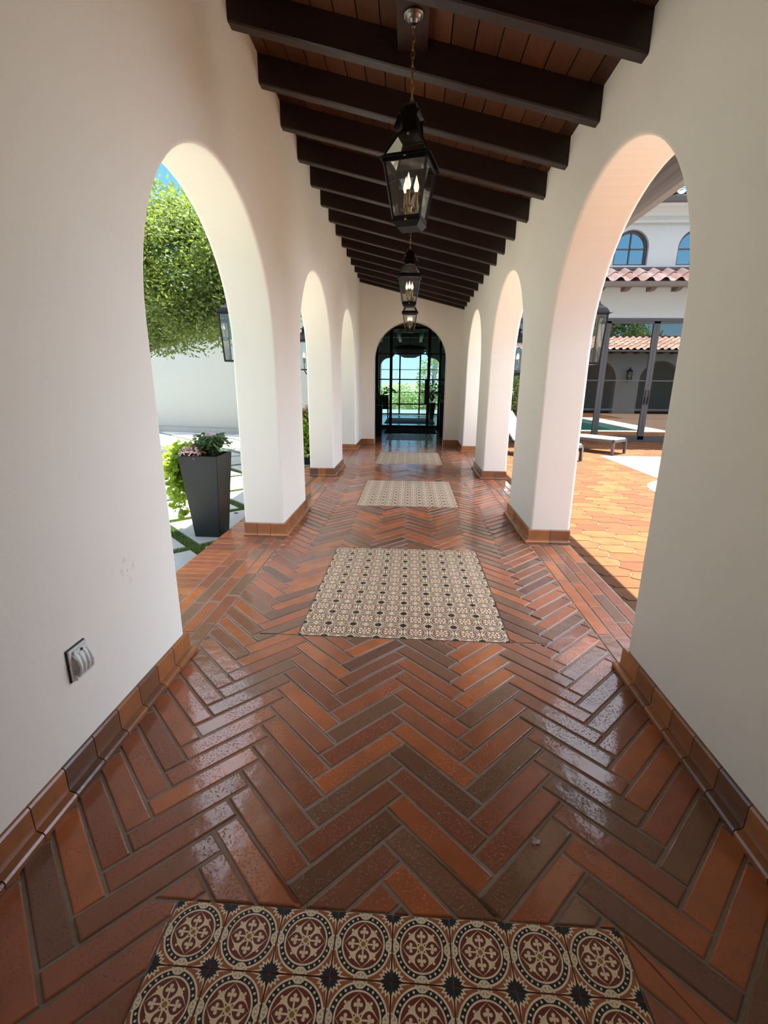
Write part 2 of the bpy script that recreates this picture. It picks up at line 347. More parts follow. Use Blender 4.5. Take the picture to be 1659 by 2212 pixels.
# ceiling boards and roof
mb = MB(); x = XL-.05
while x < XR+.05:
    x2 = x+.142; y = YB
    for (ya, yb) in ((YB, -2), (-2, 1.2), (1.2, 4.6), (4.6, 8.1), (8.1, YE)):
        g = .004
        lo = [(x+g, ya, CEIL(x+g)), (x2-g, ya, CEIL(x2-g)), (x2-g, yb-.002, CEIL(x2-g)), (x+g, yb-.002, CEIL(x+g))]
        mb.hexa(lo, [(a, b2, c+.03) for a, b2, c in lo], 0, random.random())
    x = x2
struct(mb.build('ceiling', M['plank']), 'sloping ceiling of dark red-brown boards above the beams', 'ceiling')
mb = MB(); q = lambda z: [(-1.97, YB-.2, CEIL(-1.97)+z), (1.76, YB-.2, CEIL(1.76)+z), (1.76, YE2, CEIL(1.76)+z), (-1.97, YE2, CEIL(-1.97)+z)]
mb.hexa(q(.012), q(.2)); struct(mb.build('roof', M['soffit']), 'brown boarded roof deck over the corridor with eaves on both sides', 'roof')
BEAM_Y = [-5.05, -4.44, -3.83, -3.22, -2.61, -2.0, -1.39, -.78, -.17, .44, 1.05, 1.66, 2.28, 2.895, 3.518, 4.135, 4.745, 5.366, 5.987, 6.595, 7.19, 7.81, 8.43, 9.04, 9.63, 10.24, 10.76, 11.2]
ORD = ['second', 'third', 'fourth', 'fifth', 'sixth', 'seventh', 'eighth', 'ninth', 'tenth', 'eleventh', 'twelfth', 'thirteenth', 'fourteenth']
for i, y in enumerate(BEAM_Y):
    mb = MB(); th = .087; c = .008
    sec = [(0, 0), (c, -0), (0, 0)]
    prof = [(y, .19), (y, c), (y+c, 0), (y+th-c, 0), (y+th, c), (y+th, .19)]
    zb = lambda xx: CEIL(xx)-.185
    mb.hexa([(XL-.08, a, zb(XL-.08)+h) for a, h in prof], [(XR+.08, a, zb(XR+.08)+h) for a, h in prof])
    o = mb.build('ceiling_beam', M['beam'], None, (0, y, 0)); o.location = (0, y, 0)
    k = i-13
    if k < 0: lab = 'dark timber ceiling beam overhead, nearer than the top of the picture'
    elif k == 0: lab = 'nearest dark timber ceiling beam, cut off by the top of the picture'
    elif k == 14: lab = 'farthest dark timber ceiling beam, lying against the end wall'
    elif k == 1: lab = 'second dark timber ceiling beam from the viewer, just behind the nearest lantern canopy'
    else: lab = '%s dark timber ceiling beam counted from the top of the picture' % ORD[k-1]
    tag(o, lab, 'beam', 'ceiling beams')

# ------------------------------------------------------------------ corridor floor
PX0, TT = -.625, .1524
PANELS = [(.9635, -9, 'nearest'), (2.427, 10, 'second'), (5.447, 10, 'third'), (8.481, 10, 'fourth'), (12.2, 10, 'fifth')]
PRECT = [(PX0, PX0+8*TT, .9635-10*TT, .9635)]+[(PX0, PX0+8*TT, y, y+10*TT) for y, _, _ in PANELS[1:]]
mb = MB(); RING = [(.0105, 0), (.0080, .0006), (.006, .0020), (.005, .0042)]
L_, W_ = .397, .0882; d1 = (.7071068, -.7071068); d2 = (.7071068, .7071068); P0 = (.007, 1.494)
def from_ab(a, b): return (P0[0]+a*d1[0]+b*d2[0], P0[1]+a*d1[1]+b*d2[1])
HX0, HX1, HY0, HY1 = -1.155, 1.126, YB, 15.62
def put(poly):
    t = random.random()
    pieces = [rect_clip(poly, HX0, HX1, HY0, HY1)]
    for x0, x1, y0, y1 in PRECT:
        nx = []
        for p in pieces:
            if len(p) < 3: continue
            ys = [q[1] for q in p]
            if max(ys) < y0 or min(ys) > y1: nx.append(p); continue
            if len(rect_clip(p, x0, x1, y0, y1)) < 3: nx.append(p); continue
            nx.append(clip(p, 0, 1, y0)); nx.append(clip(p, 0, -1, -y1))
            m_ = clip(clip(p, 0, -1, -y0), 0, 1, y1) if len(p) >= 3 else []
            if len(m_) >= 3: nx.append(clip(m_, 1, 0, x0)); nx.append(clip(m_, -1, 0, -x1))
        pieces = [p for p in nx if len(p) >= 3]
    for p in pieces: slab_tile(mb, p, 0, .0042, RING, t, tilt=.007, lift=.0007)
for j in range(-5, 6):
    for k in range(-75, 150):
        a0, b0 = j*L_-k*W_, j*L_+k*W_
        c = from_ab(a0+L_/2, b0)
        if not (-1.7 < c[0] < 1.7 and YB-.6 < c[1] < 16.1): continue
        put([from_ab(a0, b0-W_), from_ab(a0+L_, b0-W_), from_ab(a0+L_, b0), from_ab(a0, b0)])
        a1, b1 = a0+L_, b0-W_
        put([from_ab(a1, b1), from_ab(a1+W_, b1), from_ab(a1+W_, b1+L_), from_ab(a1, b1+L_)])
def rows(x0, n, wd, ya, yb):
    for i in range(n):
        y = ya-random.random()*.35; xa = x0+i*wd
        while y < yb:
            p = rect_clip([(xa, y), (xa+wd, y), (xa+wd, y+.397), (xa, y+.397)], xa, xa+wd, ya, yb)
            if p: slab_tile(mb, p, 0, .0042, RING, random.random(), tilt=.004, lift=.0006)
            y += .397
rows(-1.51, 4, .0888, YB, YE); rows(1.126, 4, .089, YB, YE)
y = YB
while y < YE:
    slab_tile(mb, [(-1.79, y), (-1.51, y), (-1.51, y+.0882), (-1.79, y+.0882)], 0, .0042, RING, min(1, .45+.6*random.random()), depth=.03, tilt=.004, lift=.0006); y += .0882
fl = mb.build('floor', M['brick']); struct(fl, 'glossy terracotta brick floor laid in herringbone down the corridor', 'floor')
mb = MB().box(-1.775, 1.49, YB, YE2, -.16, -.0045).box(-1.3, 1.3, YE2, 15.7, -.16, -.0045)
gb = mb.build('grout_bed', M['grout']); struct(gb, 'grey grout bed between the corridor bricks with a low step on the left', 'floor')

# encaustic tile panels: one tile drawn as thin inlays
def disc(cx, cy, r, n=28, a0=0, a1=2*math.pi, full=True):
    k = n if full else n+1
    return [(cx+r*math.cos(a0+(a1-a0)*i/n), cy+r*math.sin(a0+(a1-a0)*i/n)) for i in range(k)]
def rot(p, a): c, s = math.cos(a), math.sin(a); return [(x*c-y*s, x*s+y*c) for x, y in p]
def box_clip(p): return rect_clip(p, -.487, .487, -.487, .487)
TILE = []     # (poly, colour index, layer)   0 rust 1 cream 2 navy 3 oxblood 4 gold 5 greige
TILE.append(([(-.487, -.487), (.487, -.487), (.487, .487), (-.487, .487)], 0, 0))
for r, c, ly in ((.478, 1, 1), (.448, 2, 2), (.372, 1, 3), (.345, 3, 4)): TILE.append((disc(0, 0, r, 40), c, ly))
for i in range(28):
    a = 2*math.pi*(i+.5)/28
    p = [(.410+.026, 0), (.410, .021), (.410-.026, 0), (.410, -.021)] if True else 0
    TILE.append((rot(p, a), 1, 5))
def ogee(w_, r0, r1, n=12):
    """onion-shaped petal pointing along +x, as a closed outline"""
    up_ = []
    for i in range(n+1):
        t = i/n
        x = r0+(r1-r0)*t
        h = w_*(math.sin(math.pi*min(1, t*1.02)**.85)**.8)*(1 if t < .62 else max(0, 1-((t-.62)/.38)**1.6*.45))
        if t > .92: h *= (1-t)/.08
        up_.append((x, max(0, h)))
    return up_+[(x, -h) for x, h in up_[-2:0:-1]]
for k in range(4):
    a = k*math.pi/2
    TILE.append((rot(ogee(.156, .045, .338), a), 1, 5))
    TILE.append((rot(ogee(.116, .062, .335), a), 3, 6))
    TILE.append((rot([(.05, -.014), (.17, -.014), (.17, .014), (.05, .014)], a), 1, 7))
    for cx, cy, r in ((.235, 0, .030), (.182, .046, .029), (.182, -.046, .029), (.19, 0, .030)): TILE.append((rot(disc(cx, cy, r, 10), a), 1, 7))
    a += math.pi/4
    TILE.append((rot([(.12, -.009), (.24, -.012), (.24, .012), (.12, .009)], a), 1, 7))
    for cx, cy, r in ((.292, 0, .022), (.250, .034, .022), (.250, -.034, .022), (.255, 0, .02)): TILE.append((rot(disc(cx, cy, r, 8), a), 1, 7))
    a -= math.pi/4
    # half medallion on the tile edge
    for r, c, ly in ((.118, 1, 6), (.092, 5, 7)): TILE.append((box_clip(rot(disc(.5, 0, r, 20, math.pi/2, 1.5*math.pi, False), a)), c, ly))
    for da in (-.95, 0, .95):
        p = rot([(.0, -.006), (.075, -.022), (.084, 0), (.075, .022), (.0, .006)], math.pi+da); p = [(x+.492, y) for x, y in p]
        TILE.append((box_clip(rot(p, a)), 1, 8))
    # corner: cream star with long leaves, navy star inside
    def star(r0, r1, long): 
        q = []
        for i in range(0, 9):
            ang = math.pi+i*math.pi/16
            rr = (r0 if i % 2 == 0 else r1)
            if i in (0, 8): rr = long
            q.append((.487+rr*math.cos(ang), .487+rr*math.sin(ang)))
        return [(.487, .487)]+q
    TILE.append((rot(star(.205, .150, .30), a), 1, 6))
    TILE.append((rot(star(.155, .108, .165), a), 2, 7))
TILE = [(dedupe(p), c, ly) for p, c, ly in TILE if len(p) >= 3]
ENC = [mat('encaustic_rust', (.38, .13, .055), .45, spec=.3), mat('encaustic_cream', (.95, .79, .54), .45, spec=.3, noise=(25, (.85, .68, .45), .5)), mat('encaustic_navy', (.022, .026, .035), .45, spec=.3),
       mat('encaustic_oxblood', (.19, .042, .028), .45, spec=.3), mat('encaustic_gold', (.40, .19, .04), .45, spec=.3), mat('encaustic_greige', (.46, .40, .31), .45, spec=.3)]
TILE.append((disc(0, 0, .062, 12), 1, 8)); TILE.append((disc(0, 0, .042, 10), 4, 9))
PLAB = ['patterned encaustic tile panel nearest the viewer, cut off by the bottom of the picture', 'patterned encaustic tile panel between the first pair of arches',
        'patterned encaustic tile panel between the second pair of arches', 'patterned encaustic tile panel between the third pair of arches', 'patterned encaustic tile panel just before the black doormat']
for (x0, x1, y0, y1), lab in zip(PRECT, PLAB):
    mb = MB(); nr = round((y1-y0)/TT)
    mb.box(x0, x1, y0, y1, -.012, -.0035, 6)
    for i in range(8):
        for j in range(nr):
            cx = x0+(i+.5)*TT; cy = y0+(j+.5)*TT; q = random.uniform(-.0004, .0004)
            tx, ty = random.gauss(0, .003), random.gauss(0, .003)
            mb.hexa([(cx+a*TT*.974/2, cy+b2*TT*.974/2, -.0035) for a, b2 in ((-1, -1), (1, -1), (1, 1), (-1, 1))],
                    [(cx+a*TT*.974/2, cy+b2*TT*.974/2, q-.0001+(tx*a+ty*b2)*TT*.487) for a, b2 in ((-1, -1), (1, -1), (1, 1), (-1, 1))], 0)
            for p, c, ly in TILE:
                mb.add([(cx+a*TT, cy+b2*TT, q+.00007*ly+(tx*a+ty*b2)*TT) for a, b2 in p], [tuple(range(len(p)))] if area(p) > 0 else [tuple(range(len(p)-1, -1, -1))], c)
    solo(mb, 'tile_panel', ENC+[M['grout']], lab, 'tile panel', 'patterned tile panels in the floor')

# tiled baseboards
def base_run(mb, p, q, nrm, e0, e1):
    """p->q along the wall foot, nrm outward; e0/e1: +1 mitre out, 0 square"""
    p = Vector(p); q = Vector(q); d = (q-p); Ln = d.length; d.normalize(); nr = Vector(nrm)
    prof = [(-.01, .128), (.010, .128), (.016, .121), (.017, .034), (.028, .030), (.040, .027), (.045, .018), (.043, .004), (.043, 0), (-.01, 0)]
    n = max(1, round(Ln/.152)); 
    for i in range(n):
        a0 = Ln*i/n+(.002 if i else 0); a1 = Ln*(i+1)/n-(.002 if i < n-1 else 0); t = random.random()
        pr_ = [(max(o, 0) if False else o, h) for o, h in prof]
        A = [p+d*(a0-(o*e0 if i == 0 else 0))+nr*o+Vector((0, 0, h)) for o, h in pr_]
        B = [p+d*(a1+(o*e1 if i == n-1 else 0))+nr*o+Vector((0, 0, h)) for o, h in pr_]
        k = len(prof); vs = A+B
        fs = [(j, (j+1) % k, k+(j+1) % k, k+j) for j in range(k)]+[tuple(range(k-1, -1, -1)), tuple(range(k, 2*k))]
        mb.add(vs, fs, 0, t)
    A = [p+nr*o+Vector((0, 0, h)) for o, h in ((-.01, .126), (.006, .126), (.012, .118), (.0125, .035), (.03, .02), (.036, 0), (-.01, 0))]
    B = [v+d*Ln for v in A]; k = len(A)
    mb.add(A+B, [(j, (j+1) % k, k+(j+1) % k, k+j) for j in range(k)], 1)
PIERS = [(-2.88, 2.19, 1), (4.23, 5.20, 1), (7.24, 8.20, 1), (10.24, YE, 1)]
PN = ['nearest pier', 'second pier', 'third pier', 'pier beside the end wall']
for side, xi, xo, sg in (('left', XL, XLO, 1), ('right', XR, XRO, -1)):
    for (ya, yb, j), nm in zip(PIERS, PN):
        mb = MB()
        base_run(mb, (xi, ya, 0), (xi, yb, 0), (sg, 0, 0), j, 1 if yb != YE else 0)
        if j: base_run(mb, (xo, ya, 0), (xi, ya, 0), (0, -1, 0), 0, 1)
        if yb != YE: base_run(mb, (xi, yb, 0), (xo, yb, 0), (0, 1, 0), 1, 0)
        struct(mb.build('baseboard_'+side, [M['basetile'], M['grout']]), 'terracotta tile baseboard around the %s on the %s' % (nm, side), 'baseboard')
for nm, xa, xb in (('left', XL, -.855), ('right', .785, XR)):
    mb = MB(); base_run(mb, (xa, YE, 0), (xb, YE, 0), (0, -1, 0), 0, 0)
    struct(mb.build('baseboard_end', [M['basetile'], M['grout']]), 'terracotta tile baseboard on the end wall, %s of the arch' % nm, 'baseboard')

# ------------------------------------------------------------------ right courtyard ground, pool
CO_X, CO_Y = 3.94, 9.93
mb = MB(); hl, hf, hh = .178, .098, .108; px = hl+hf; zt = -.004
def hexpoly(cx, cy):
    out_ = []
    corners = [(hl, 0), (hf, hh), (-hf, hh), (-hl, 0), (-hf, -hh), (hf, -hh)]
    for i in range(6):
        a, b2 = corners[i], corners[(i+1) % 6]
        out_.append(a)
        if i in (1, 4): continue
        ex, ey = b2[0]-a[0], b2[1]-a[1]; ln = math.hypot(ex, ey); nx_, ny_ = ey/ln, -ex/ln
        for t, s_ in ((.25, .010), (.5, 0), (.75, -.010)): 
            out_.append((a[0]+ex*t+nx_*s_, a[1]+ey*t+ny_*s_))
    return [(cx+x, cy+y) for x, y in out_]
for i in range(-1, 32):
    for j in range(-2, 62):
        cx = 1.62+i*px; cy = -.3+j*2*hh+(hh if i % 2 else 0)
        if cy > 12.75 or cx > 9.6 or (cx > CO_X+.1 and 3.2 < cy < CO_Y-.1): continue
        p = hexpoly(cx, cy)
        if min(q[0] for q in p) < 1.482: p = clip(p, -1, 0, -1.482)
        if len(p) >= 3: slab_tile(mb, p, zt, .0035, [(.012, 0), (.006, .0025)], random.random(), tilt=.004, lift=.001)
struct(mb.build('floor_courtyard', M['patio']), 'sunlit orange terracotta courtyard tiles with pointed ends, right of the arcade', 'floor')
mb = MB().box(1.482, 16, -.4, CO_Y-6.5, -.2, -.011).box(1.482, CO_X+.3, CO_Y-6.6, CO_Y, -.2, -.011).box(1.482, 16, CO_Y, 12.7, -.2, -.011).box(8.3, 16, CO_Y-6.6, CO_Y, -.2, -.011)
mb.box(1.482, 4.4, -8, -.4, -.2, -.011)
struct(mb.build('floor_patio_bed', M['patiogrout']), 'pale grout bed under the courtyard tiles', 'floor')
def extrude_poly(mb, p, z0, z1, mi=0):
    if area(p) < 0: p = p[::-1]
    return mb.hexa([(x, y, z0) for x, y in p], [(x, y, z1) for x, y in p], mi)
mb = MB()
extrude_poly(mb, [(CO_X, 7.66), (5.0, 7.66), (5.0, CO_Y), (CO_X, CO_Y)], -.15, .006)
extrude_poly(mb, [(5.0, 9.55), (8.3, 9.55), (8.3, CO_Y), (5.0, CO_Y)], -.15, .006)
extrude_poly(mb, [(7.45, 3.3), (8.3, 3.3), (8.3, 9.55), (7.45, 9.55)], -.15, .006)
extrude_poly(mb, [(5.0, 3.3), (7.45, 3.3), (7.45, 4.1), (5.0, 4.1)], -.15, .006)
extrude_poly(mb, [(4.98, 5.4)]+[(4.36+.96*math.cos(a), 6.56+.96*math.sin(a)) for a in [R(300)-R(10)*i for i in range(24)]]+[(4.98, 7.66)], -.15, .0065)
extrude_poly(mb, [(CO_X, 3.3), (5.0, 3.3), (5.0, 5.7), (CO_X, 5.7)], -.15, .006)
struct(mb.build('trim_1', M['coping']), 'white stone coping around the pool, with a stepped curved edge', 'coping')
mb = MB().box(4.99, 7.46, 4.09, 9.56, -.3, -.07); solo(mb, 'swimming_pool', M['water'], 'green pool water reflected in the glass doors', 'pool')

# ------------------------------------------------------------------ left courtyard ground
GZ = -.10
mb = MB().box(-16, -1.77, -6, 18, GZ-.3, GZ-.03); struct(mb.build('floor_garden', M['turf']), 'green turf ground of the left courtyard', 'floor')
mb = MB(); pit = 1.025; g = .125; s2 = math.sqrt(.5)
for i in range(-22, 22):
    for j in range(-14, 26):
        # in rotated coords s=(x+y)/√2, t=(y-x)/√2
        s0 = 2.115*s2+i*pit+g/2; t0 = 6.17*s2+j*pit+g/2; s1 = s0+pit-g; t1 = t0+pit-g
        cs, ct = (s0+s1)/2, (t0+t1)/2; cx, cy = (cs-ct)*s2, (cs+ct)*s2
        if not (-12 < cx < -1.3 and -3 < cy < 15.5): continue
        p = [((a-b2)*s2, (a+b2)*s2) for a, b2 in ((s0, t0), (s1, t0), (s1, t1), (s0, t1))]
        p = clip(p, 1, 0, -1.8)
        if len(p) >= 3: slab_tile(mb, p, GZ, .001, [(.012, 0), (.006, .004)], .5, depth=.12, tilt=.001)
struct(mb.build('floor_paving', M['paver']), 'large pale diagonal paving slabs set in turf in the left courtyard', 'floor')
# turf blades in the joints near the arcade
rng = np.random.default_rng(5)
def leaf_mesh(name, centers, dirs, lens, wids, mats, tones, parent=None, shape='quad', normals=None, off=(0, 0, 0)):
    """many small leaves in one mesh; dirs unit vectors, shape quad (diamond) or heart"""
    n = len(centers); c = np.asarray(centers, float)-np.array(off); d = np.asarray(dirs, float)
    nr = rng.normal(size=(n, 3)) if normals is None else np.asarray(normals, float)
    sd = np.cross(d, nr); sd /= np.linalg.norm(sd, axis=1)[:, None]+1e-9; un = np.cross(sd, d)
    L = np.asarray(lens)[:, None]; W = np.asarray(wids)[:, None]
    if shape == 'quad': prof = [(0, 0, 0), (.45, .5, .06), (1, 0, 0), (.45, -.5, .06)]
    elif shape == 'heart': prof = [(.08, 0, 0), (0, .32, .03), (.25, .55, .08), (.62, .33, .04), (1, 0, -.12), (.62, -.33, .04), (.25, -.55, .08), (0, -.32, .03)]
    else: prof = [(0, .12, 0), (.3, .5, .06), (.7, .4, .02), (1, 0, -.15), (.7, -.4, .02), (.3, -.5, .06), (0, -.12, 0)]
    k = len(prof); V = np.zeros((n, k, 3))
    for i, (a, b2, e) in enumerate(prof): V[:, i] = c+d*L*a+sd*W*b2+un*L*e
    me = bpy.data.meshes.new(name); me.vertices.add(n*k); me.loops.add(n*k); me.polygons.add(n)
    me.vertices.foreach_set('co', V.reshape(-1)); me.loops.foreach_set('vertex_index', np.arange(n*k, dtype=np.int32))
    me.polygons.foreach_set('loop_start', np.arange(0, n*k, k, dtype=np.int32)); me.polygons.foreach_set('loop_total', np.full(n, k, dtype=np.int32))
    me.update(calc_edges=True); me.validate()
    at = me.attributes.new('tone', 'FLOAT', 'FACE'); at.data.foreach_set('value', np.asarray(tones, dtype=np.float32))
    me.materials.append(mats)
    o = bpy.data.objects.new(name, me); COL.objects.link(o)
    if parent is not None: o.parent = parent
    return o
def unit(a): return a/(np.linalg.norm(a, axis=1)[:, None]+1e-9)
X = rng.uniform(-4.5, -1.8, 400000); Y = rng.uniform(2.8, 9.5, 400000)
s_ = ((X+Y)*s2-2.115*s2)/pit; t_ = ((Y-X)*s2-6.17*s2)/pit
ds = np.abs(s_-np.round(s_))*pit; dt = np.abs(t_-np.round(t_))*pit
k = (ds < g/2-.004) | (dt < g/2-.004); X, Y = X[k], Y[k]; keep = rng.random(len(X)) < np.clip(1.3-(Y-2.8)/7, .2, 1); X, Y = X[keep], Y[keep]
n = len(X); dr = unit(np.stack([rng.normal(0, .35, n), rng.normal(0, .35, n), np.ones(n)], 1))
tf = leaf_mesh('turf', np.stack([X, Y, np.full(n, GZ-.03)], 1), dr, rng.uniform(.022, .040, n), rng.uniform(.004, .007, n), M['blade'], rng.random(n))
tag(tf, 'short green turf growing in the joints between the pale slabs', 'grass', kind='stuff')

# garden wall
mb = MB(); 
gx0, gy0, gx1, gy1 = -12.0, 15.2, -1.56, 13.30
dv = Vector((gx1-gx0, gy1-gy0, 0)).normalized(); nv_ = Vector((-dv.y, dv.x, 0))
def wallbox(mb, z0, z1, out_, mi=0):
    a = Vector((gx0, gy0, 0))-nv_*out_; b2 = Vector((gx1, gy1, 0))-nv_*out_; c = Vector((gx1, gy1, 0))+nv_*.25; e = Vector((gx0, gy0, 0))+nv_*.25
    mb.hexa([(*v.xy, z0) for v in (a, b2, c, e)], [(*v.xy, z1) for v in (a, b2, c, e)], mi)
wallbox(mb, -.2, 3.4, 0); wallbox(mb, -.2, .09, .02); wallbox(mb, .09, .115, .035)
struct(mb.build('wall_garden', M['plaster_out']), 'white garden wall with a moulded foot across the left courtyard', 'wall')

# ------------------------------------------------------------------ pendant lanterns
def candle(parent, x, y, z, h=.075):
    c = MB().lathe([(.0125, 0), (.0125, h), (.009, h+.002)], 12, (x, y, z)).build('candle_sleeve', M['candle'], parent)
    MB().lathe([(.006, 0), (.011, .008), (.0165, .026), (.015, .042), (.009, .062), (.0035, .082), (.0006, .092)], 12, (x, y, z+h)).build('bulb', M['bulb'], c)
def chain_links(mb, z0, z1, lk=.046, r=.0028):
    z = z0; i = 0
    while z < z1-.02:
        pts = []
        for k in range(12):
            a = 2*math.pi*k/12; u = .0095*math.cos(a); v = (lk*.5-.006)*math.sin(a)*1.0
            v += .006*(1 if math.sin(a) > 0 else -1)*abs(math.sin(a))
            pts.append((u, 0, z+lk/2+v) if i % 2 == 0 else (0, u, z+lk/2+v))
        mb.tube(pts, r, 6, closed=True); z += lk-.0085; i += 1
def pendant(loc, rz, label):
    """origin on the axis at floor height; z values are heights"""
    t = thing('pendant_lantern', loc, label, 'lantern', 'pendant lanterns under the beams', rz)
    zb, zB, zt, zr = 2.365, 2.645, 2.685, 2.80
    mb = MB()
    mb.frus(2.325, .062, .062, 2.352, .086, .086).frus(2.352, .086, .086, zb+.008, .084, .084)
    mb.build('base', M['black'], t)
    fr = MB()
    for sx, sy in ((1, 1), (1, -1), (-1, 1), (-1, -1)):
        fr.bar((sx*.079, sy*.079, zb), (sx*.124, sy*.124, zB), .012)
        fr.bar((sx*.124, sy*.124, zt), (sx*.062, sy*.062, zr), .012)
    for a, b2 in (((-1, -1), (1, -1)), ((1, -1), (1, 1)), ((1, 1), (-1, 1)), ((-1, 1), (-1, -1))):
        fr.bar((a[0]*.080, a[1]*.080, zb+.008), (b2[0]*.080, b2[1]*.080, zb+.008), .014)
        fr.bar((a[0]*.062, a[1]*.062, zr), (b2[0]*.062, b2[1]*.062, zr), .014)
        mx_, my_ = (a[0]+b2[0])/2, (a[1]+b2[1])/2
        fr.bar((a[0]*.125, a[1]*.125, (zB+zt)/2), (b2[0]*.125, b2[1]*.125, (zB+zt)/2), .008, zt-zB)
        # drip flange at the eave
        fr.hexa([(a[0]*.124, a[1]*.124, zt-.004), (b2[0]*.124, b2[1]*.124, zt-.004), (b2[0]*.15, b2[1]*.15, zt-.026), (a[0]*.15, a[1]*.15, zt-.026)],
                [(a[0]*.122, a[1]*.122, zt+.002), (b2[0]*.122, b2[1]*.122, zt+.002), (b2[0]*.151, b2[1]*.151, zt-.022), (a[0]*.151, a[1]*.151, zt-.022)])
    fr.build('frame', M['black'], t)
    ch = MB()
    ch.frus(zr-.004, .066, .066, zr+.03, .044, .044).frus(zr+.03, .044, .044, zr+.095, .041, .041)
    ch.frus(zr+.092, .040, .040, zr+.107, .062, .062).frus(zr+.107, .062, .062, zr+.114, .060, .060).frus(zr+.114, .038, .038, zr+.15, .030, .030)
    ch.frus(zr+.15, .030, .030, zr+.158, .034, .034)
    for sx, sy in ((1, 0), (-1, 0), (0, 1), (0, -1)):
        px, py = -sy, sx
        lo = [(sx*.062+px*.05, sy*.062+py*.05, zr+.103), (sx*.062-px*.05, sy*.062-py*.05, zr+.103), (sx*.092-px*.05, sy*.092-py*.05, zr+.045), (sx*.092+px*.05, sy*.092+py*.05, zr+.045)]
        ch.hexa(lo, [(a, b2, c+.004) for a, b2, c in lo])
    ch.build('chimney', M['black'], t)
    for k in range(4):
        a = k*math.pi/2
        f = lambda w_, d, z: (w_*math.cos(a)+d*math.sin(a), w_*math.sin(a)-d*math.cos(a), z)
        MB().add([f(-.076, .078, zb+.01), f(.076, .078, zb+.01), f(.118, .122, zB), f(-.118, .122, zB)], [(0, 1, 2, 3)]).build('glass_pane', M['lglass'], t)
        MB().add([f(-.118, .122, zt), f(.118, .122, zt), f(.060, .062, zr), f(-.060, .062, zr)], [(0, 1, 2, 3)]).build('roof_pane', M['lglass'], t)
    cl = MB().lathe([(.03, zb+.005), (.03, zb+.016), (.011, zb+.022), (.011, zb+.07), (.017, zb+.075), (.017, zb+.085), (.006, zb+.092)], 14)
    for k in range(3):
        a = k*2.094+.5
        cl.tube([(0, 0, zb+.07), (.02*math.cos(a), .02*math.sin(a), zb+.045), (.036*math.cos(a), .036*math.sin(a), zb+.05), (.038*math.cos(a), .038*math.sin(a), zb+.085)], .0045, 6)
    c = cl.build('candle_cluster', M['brass'], t)
    for k in range(3):
        a = k*2.094+.5; candle(c, .038*math.cos(a), .038*math.sin(a), zb+.083)
    for d, z in ((.129, (zB+zt)/2), (.0875, 2.357), (.0655, zr-.004)): MB().lathe([(.0075, -.004), (.0075, .004), (.004, .006)], 8, (0, -d, z)).build('screw', M['brass'], t)
    cm = MB(); zc = CEIL(loc[0])-.085
    chain_links(cm, zr+.152, zc-.035); cm.tube([(0, 0, zr+.15), (.003, 0, (zr+zc)/2), (0, 0, zc-.02)], .0016, 6); cm.build('chain', M['brass'], t)
    cn = MB().lathe([(.004, zc-.062), (.012, zc-.058), (.012, zc-.045), (.008, zc-.042), (.022, zc-.04), (.026, zc-.03), (.030, zc-.028), (.040, zc-.026), (.044, zc-.016), (.050, zc-.014), (.058, zc-.010), (.062, zc)], 24).build('canopy', M['pewter'], t)
    bd = MB(); y0, y1 = loc_beams(loc[1]); c_, s_2 = math.cos(-rz), math.sin(-rz)
    pts = [(-.095, y0), (.085, y0), (.085, y1), (-.095, y1)]
    zz = lambda px: CEIL(loc[0]+px)
    lo = [(px*c_-(py-loc[1])*s_2, px*s_2+(py-loc[1])*c_, zc) for px, py in pts]; hi = [(a, b2, zz(p_[0])+.004) for (a, b2, _), p_ in zip(lo, pts)]
    bd.hexa(lo, hi); bd.build('mounting_board', M['beam'], t)
def loc_beams(y):
    k = max(i for i, b2 in enumerate(BEAM_Y) if b2 < y); return BEAM_Y[k]+.08, BEAM_Y[k+1]+.005
pendant((-.034, 3.22, 0), R(-14.6), 'nearest black pendant lantern, hung by a brass chain between the first two beams')
pendant((-.05, 6.26, 0), R(1), 'middle pendant lantern, seen directly below the nearest one')
pendant((-.055, 9.28, 0), R(0), 'farthest and smallest-looking pendant lantern, in front of the end wall arch')

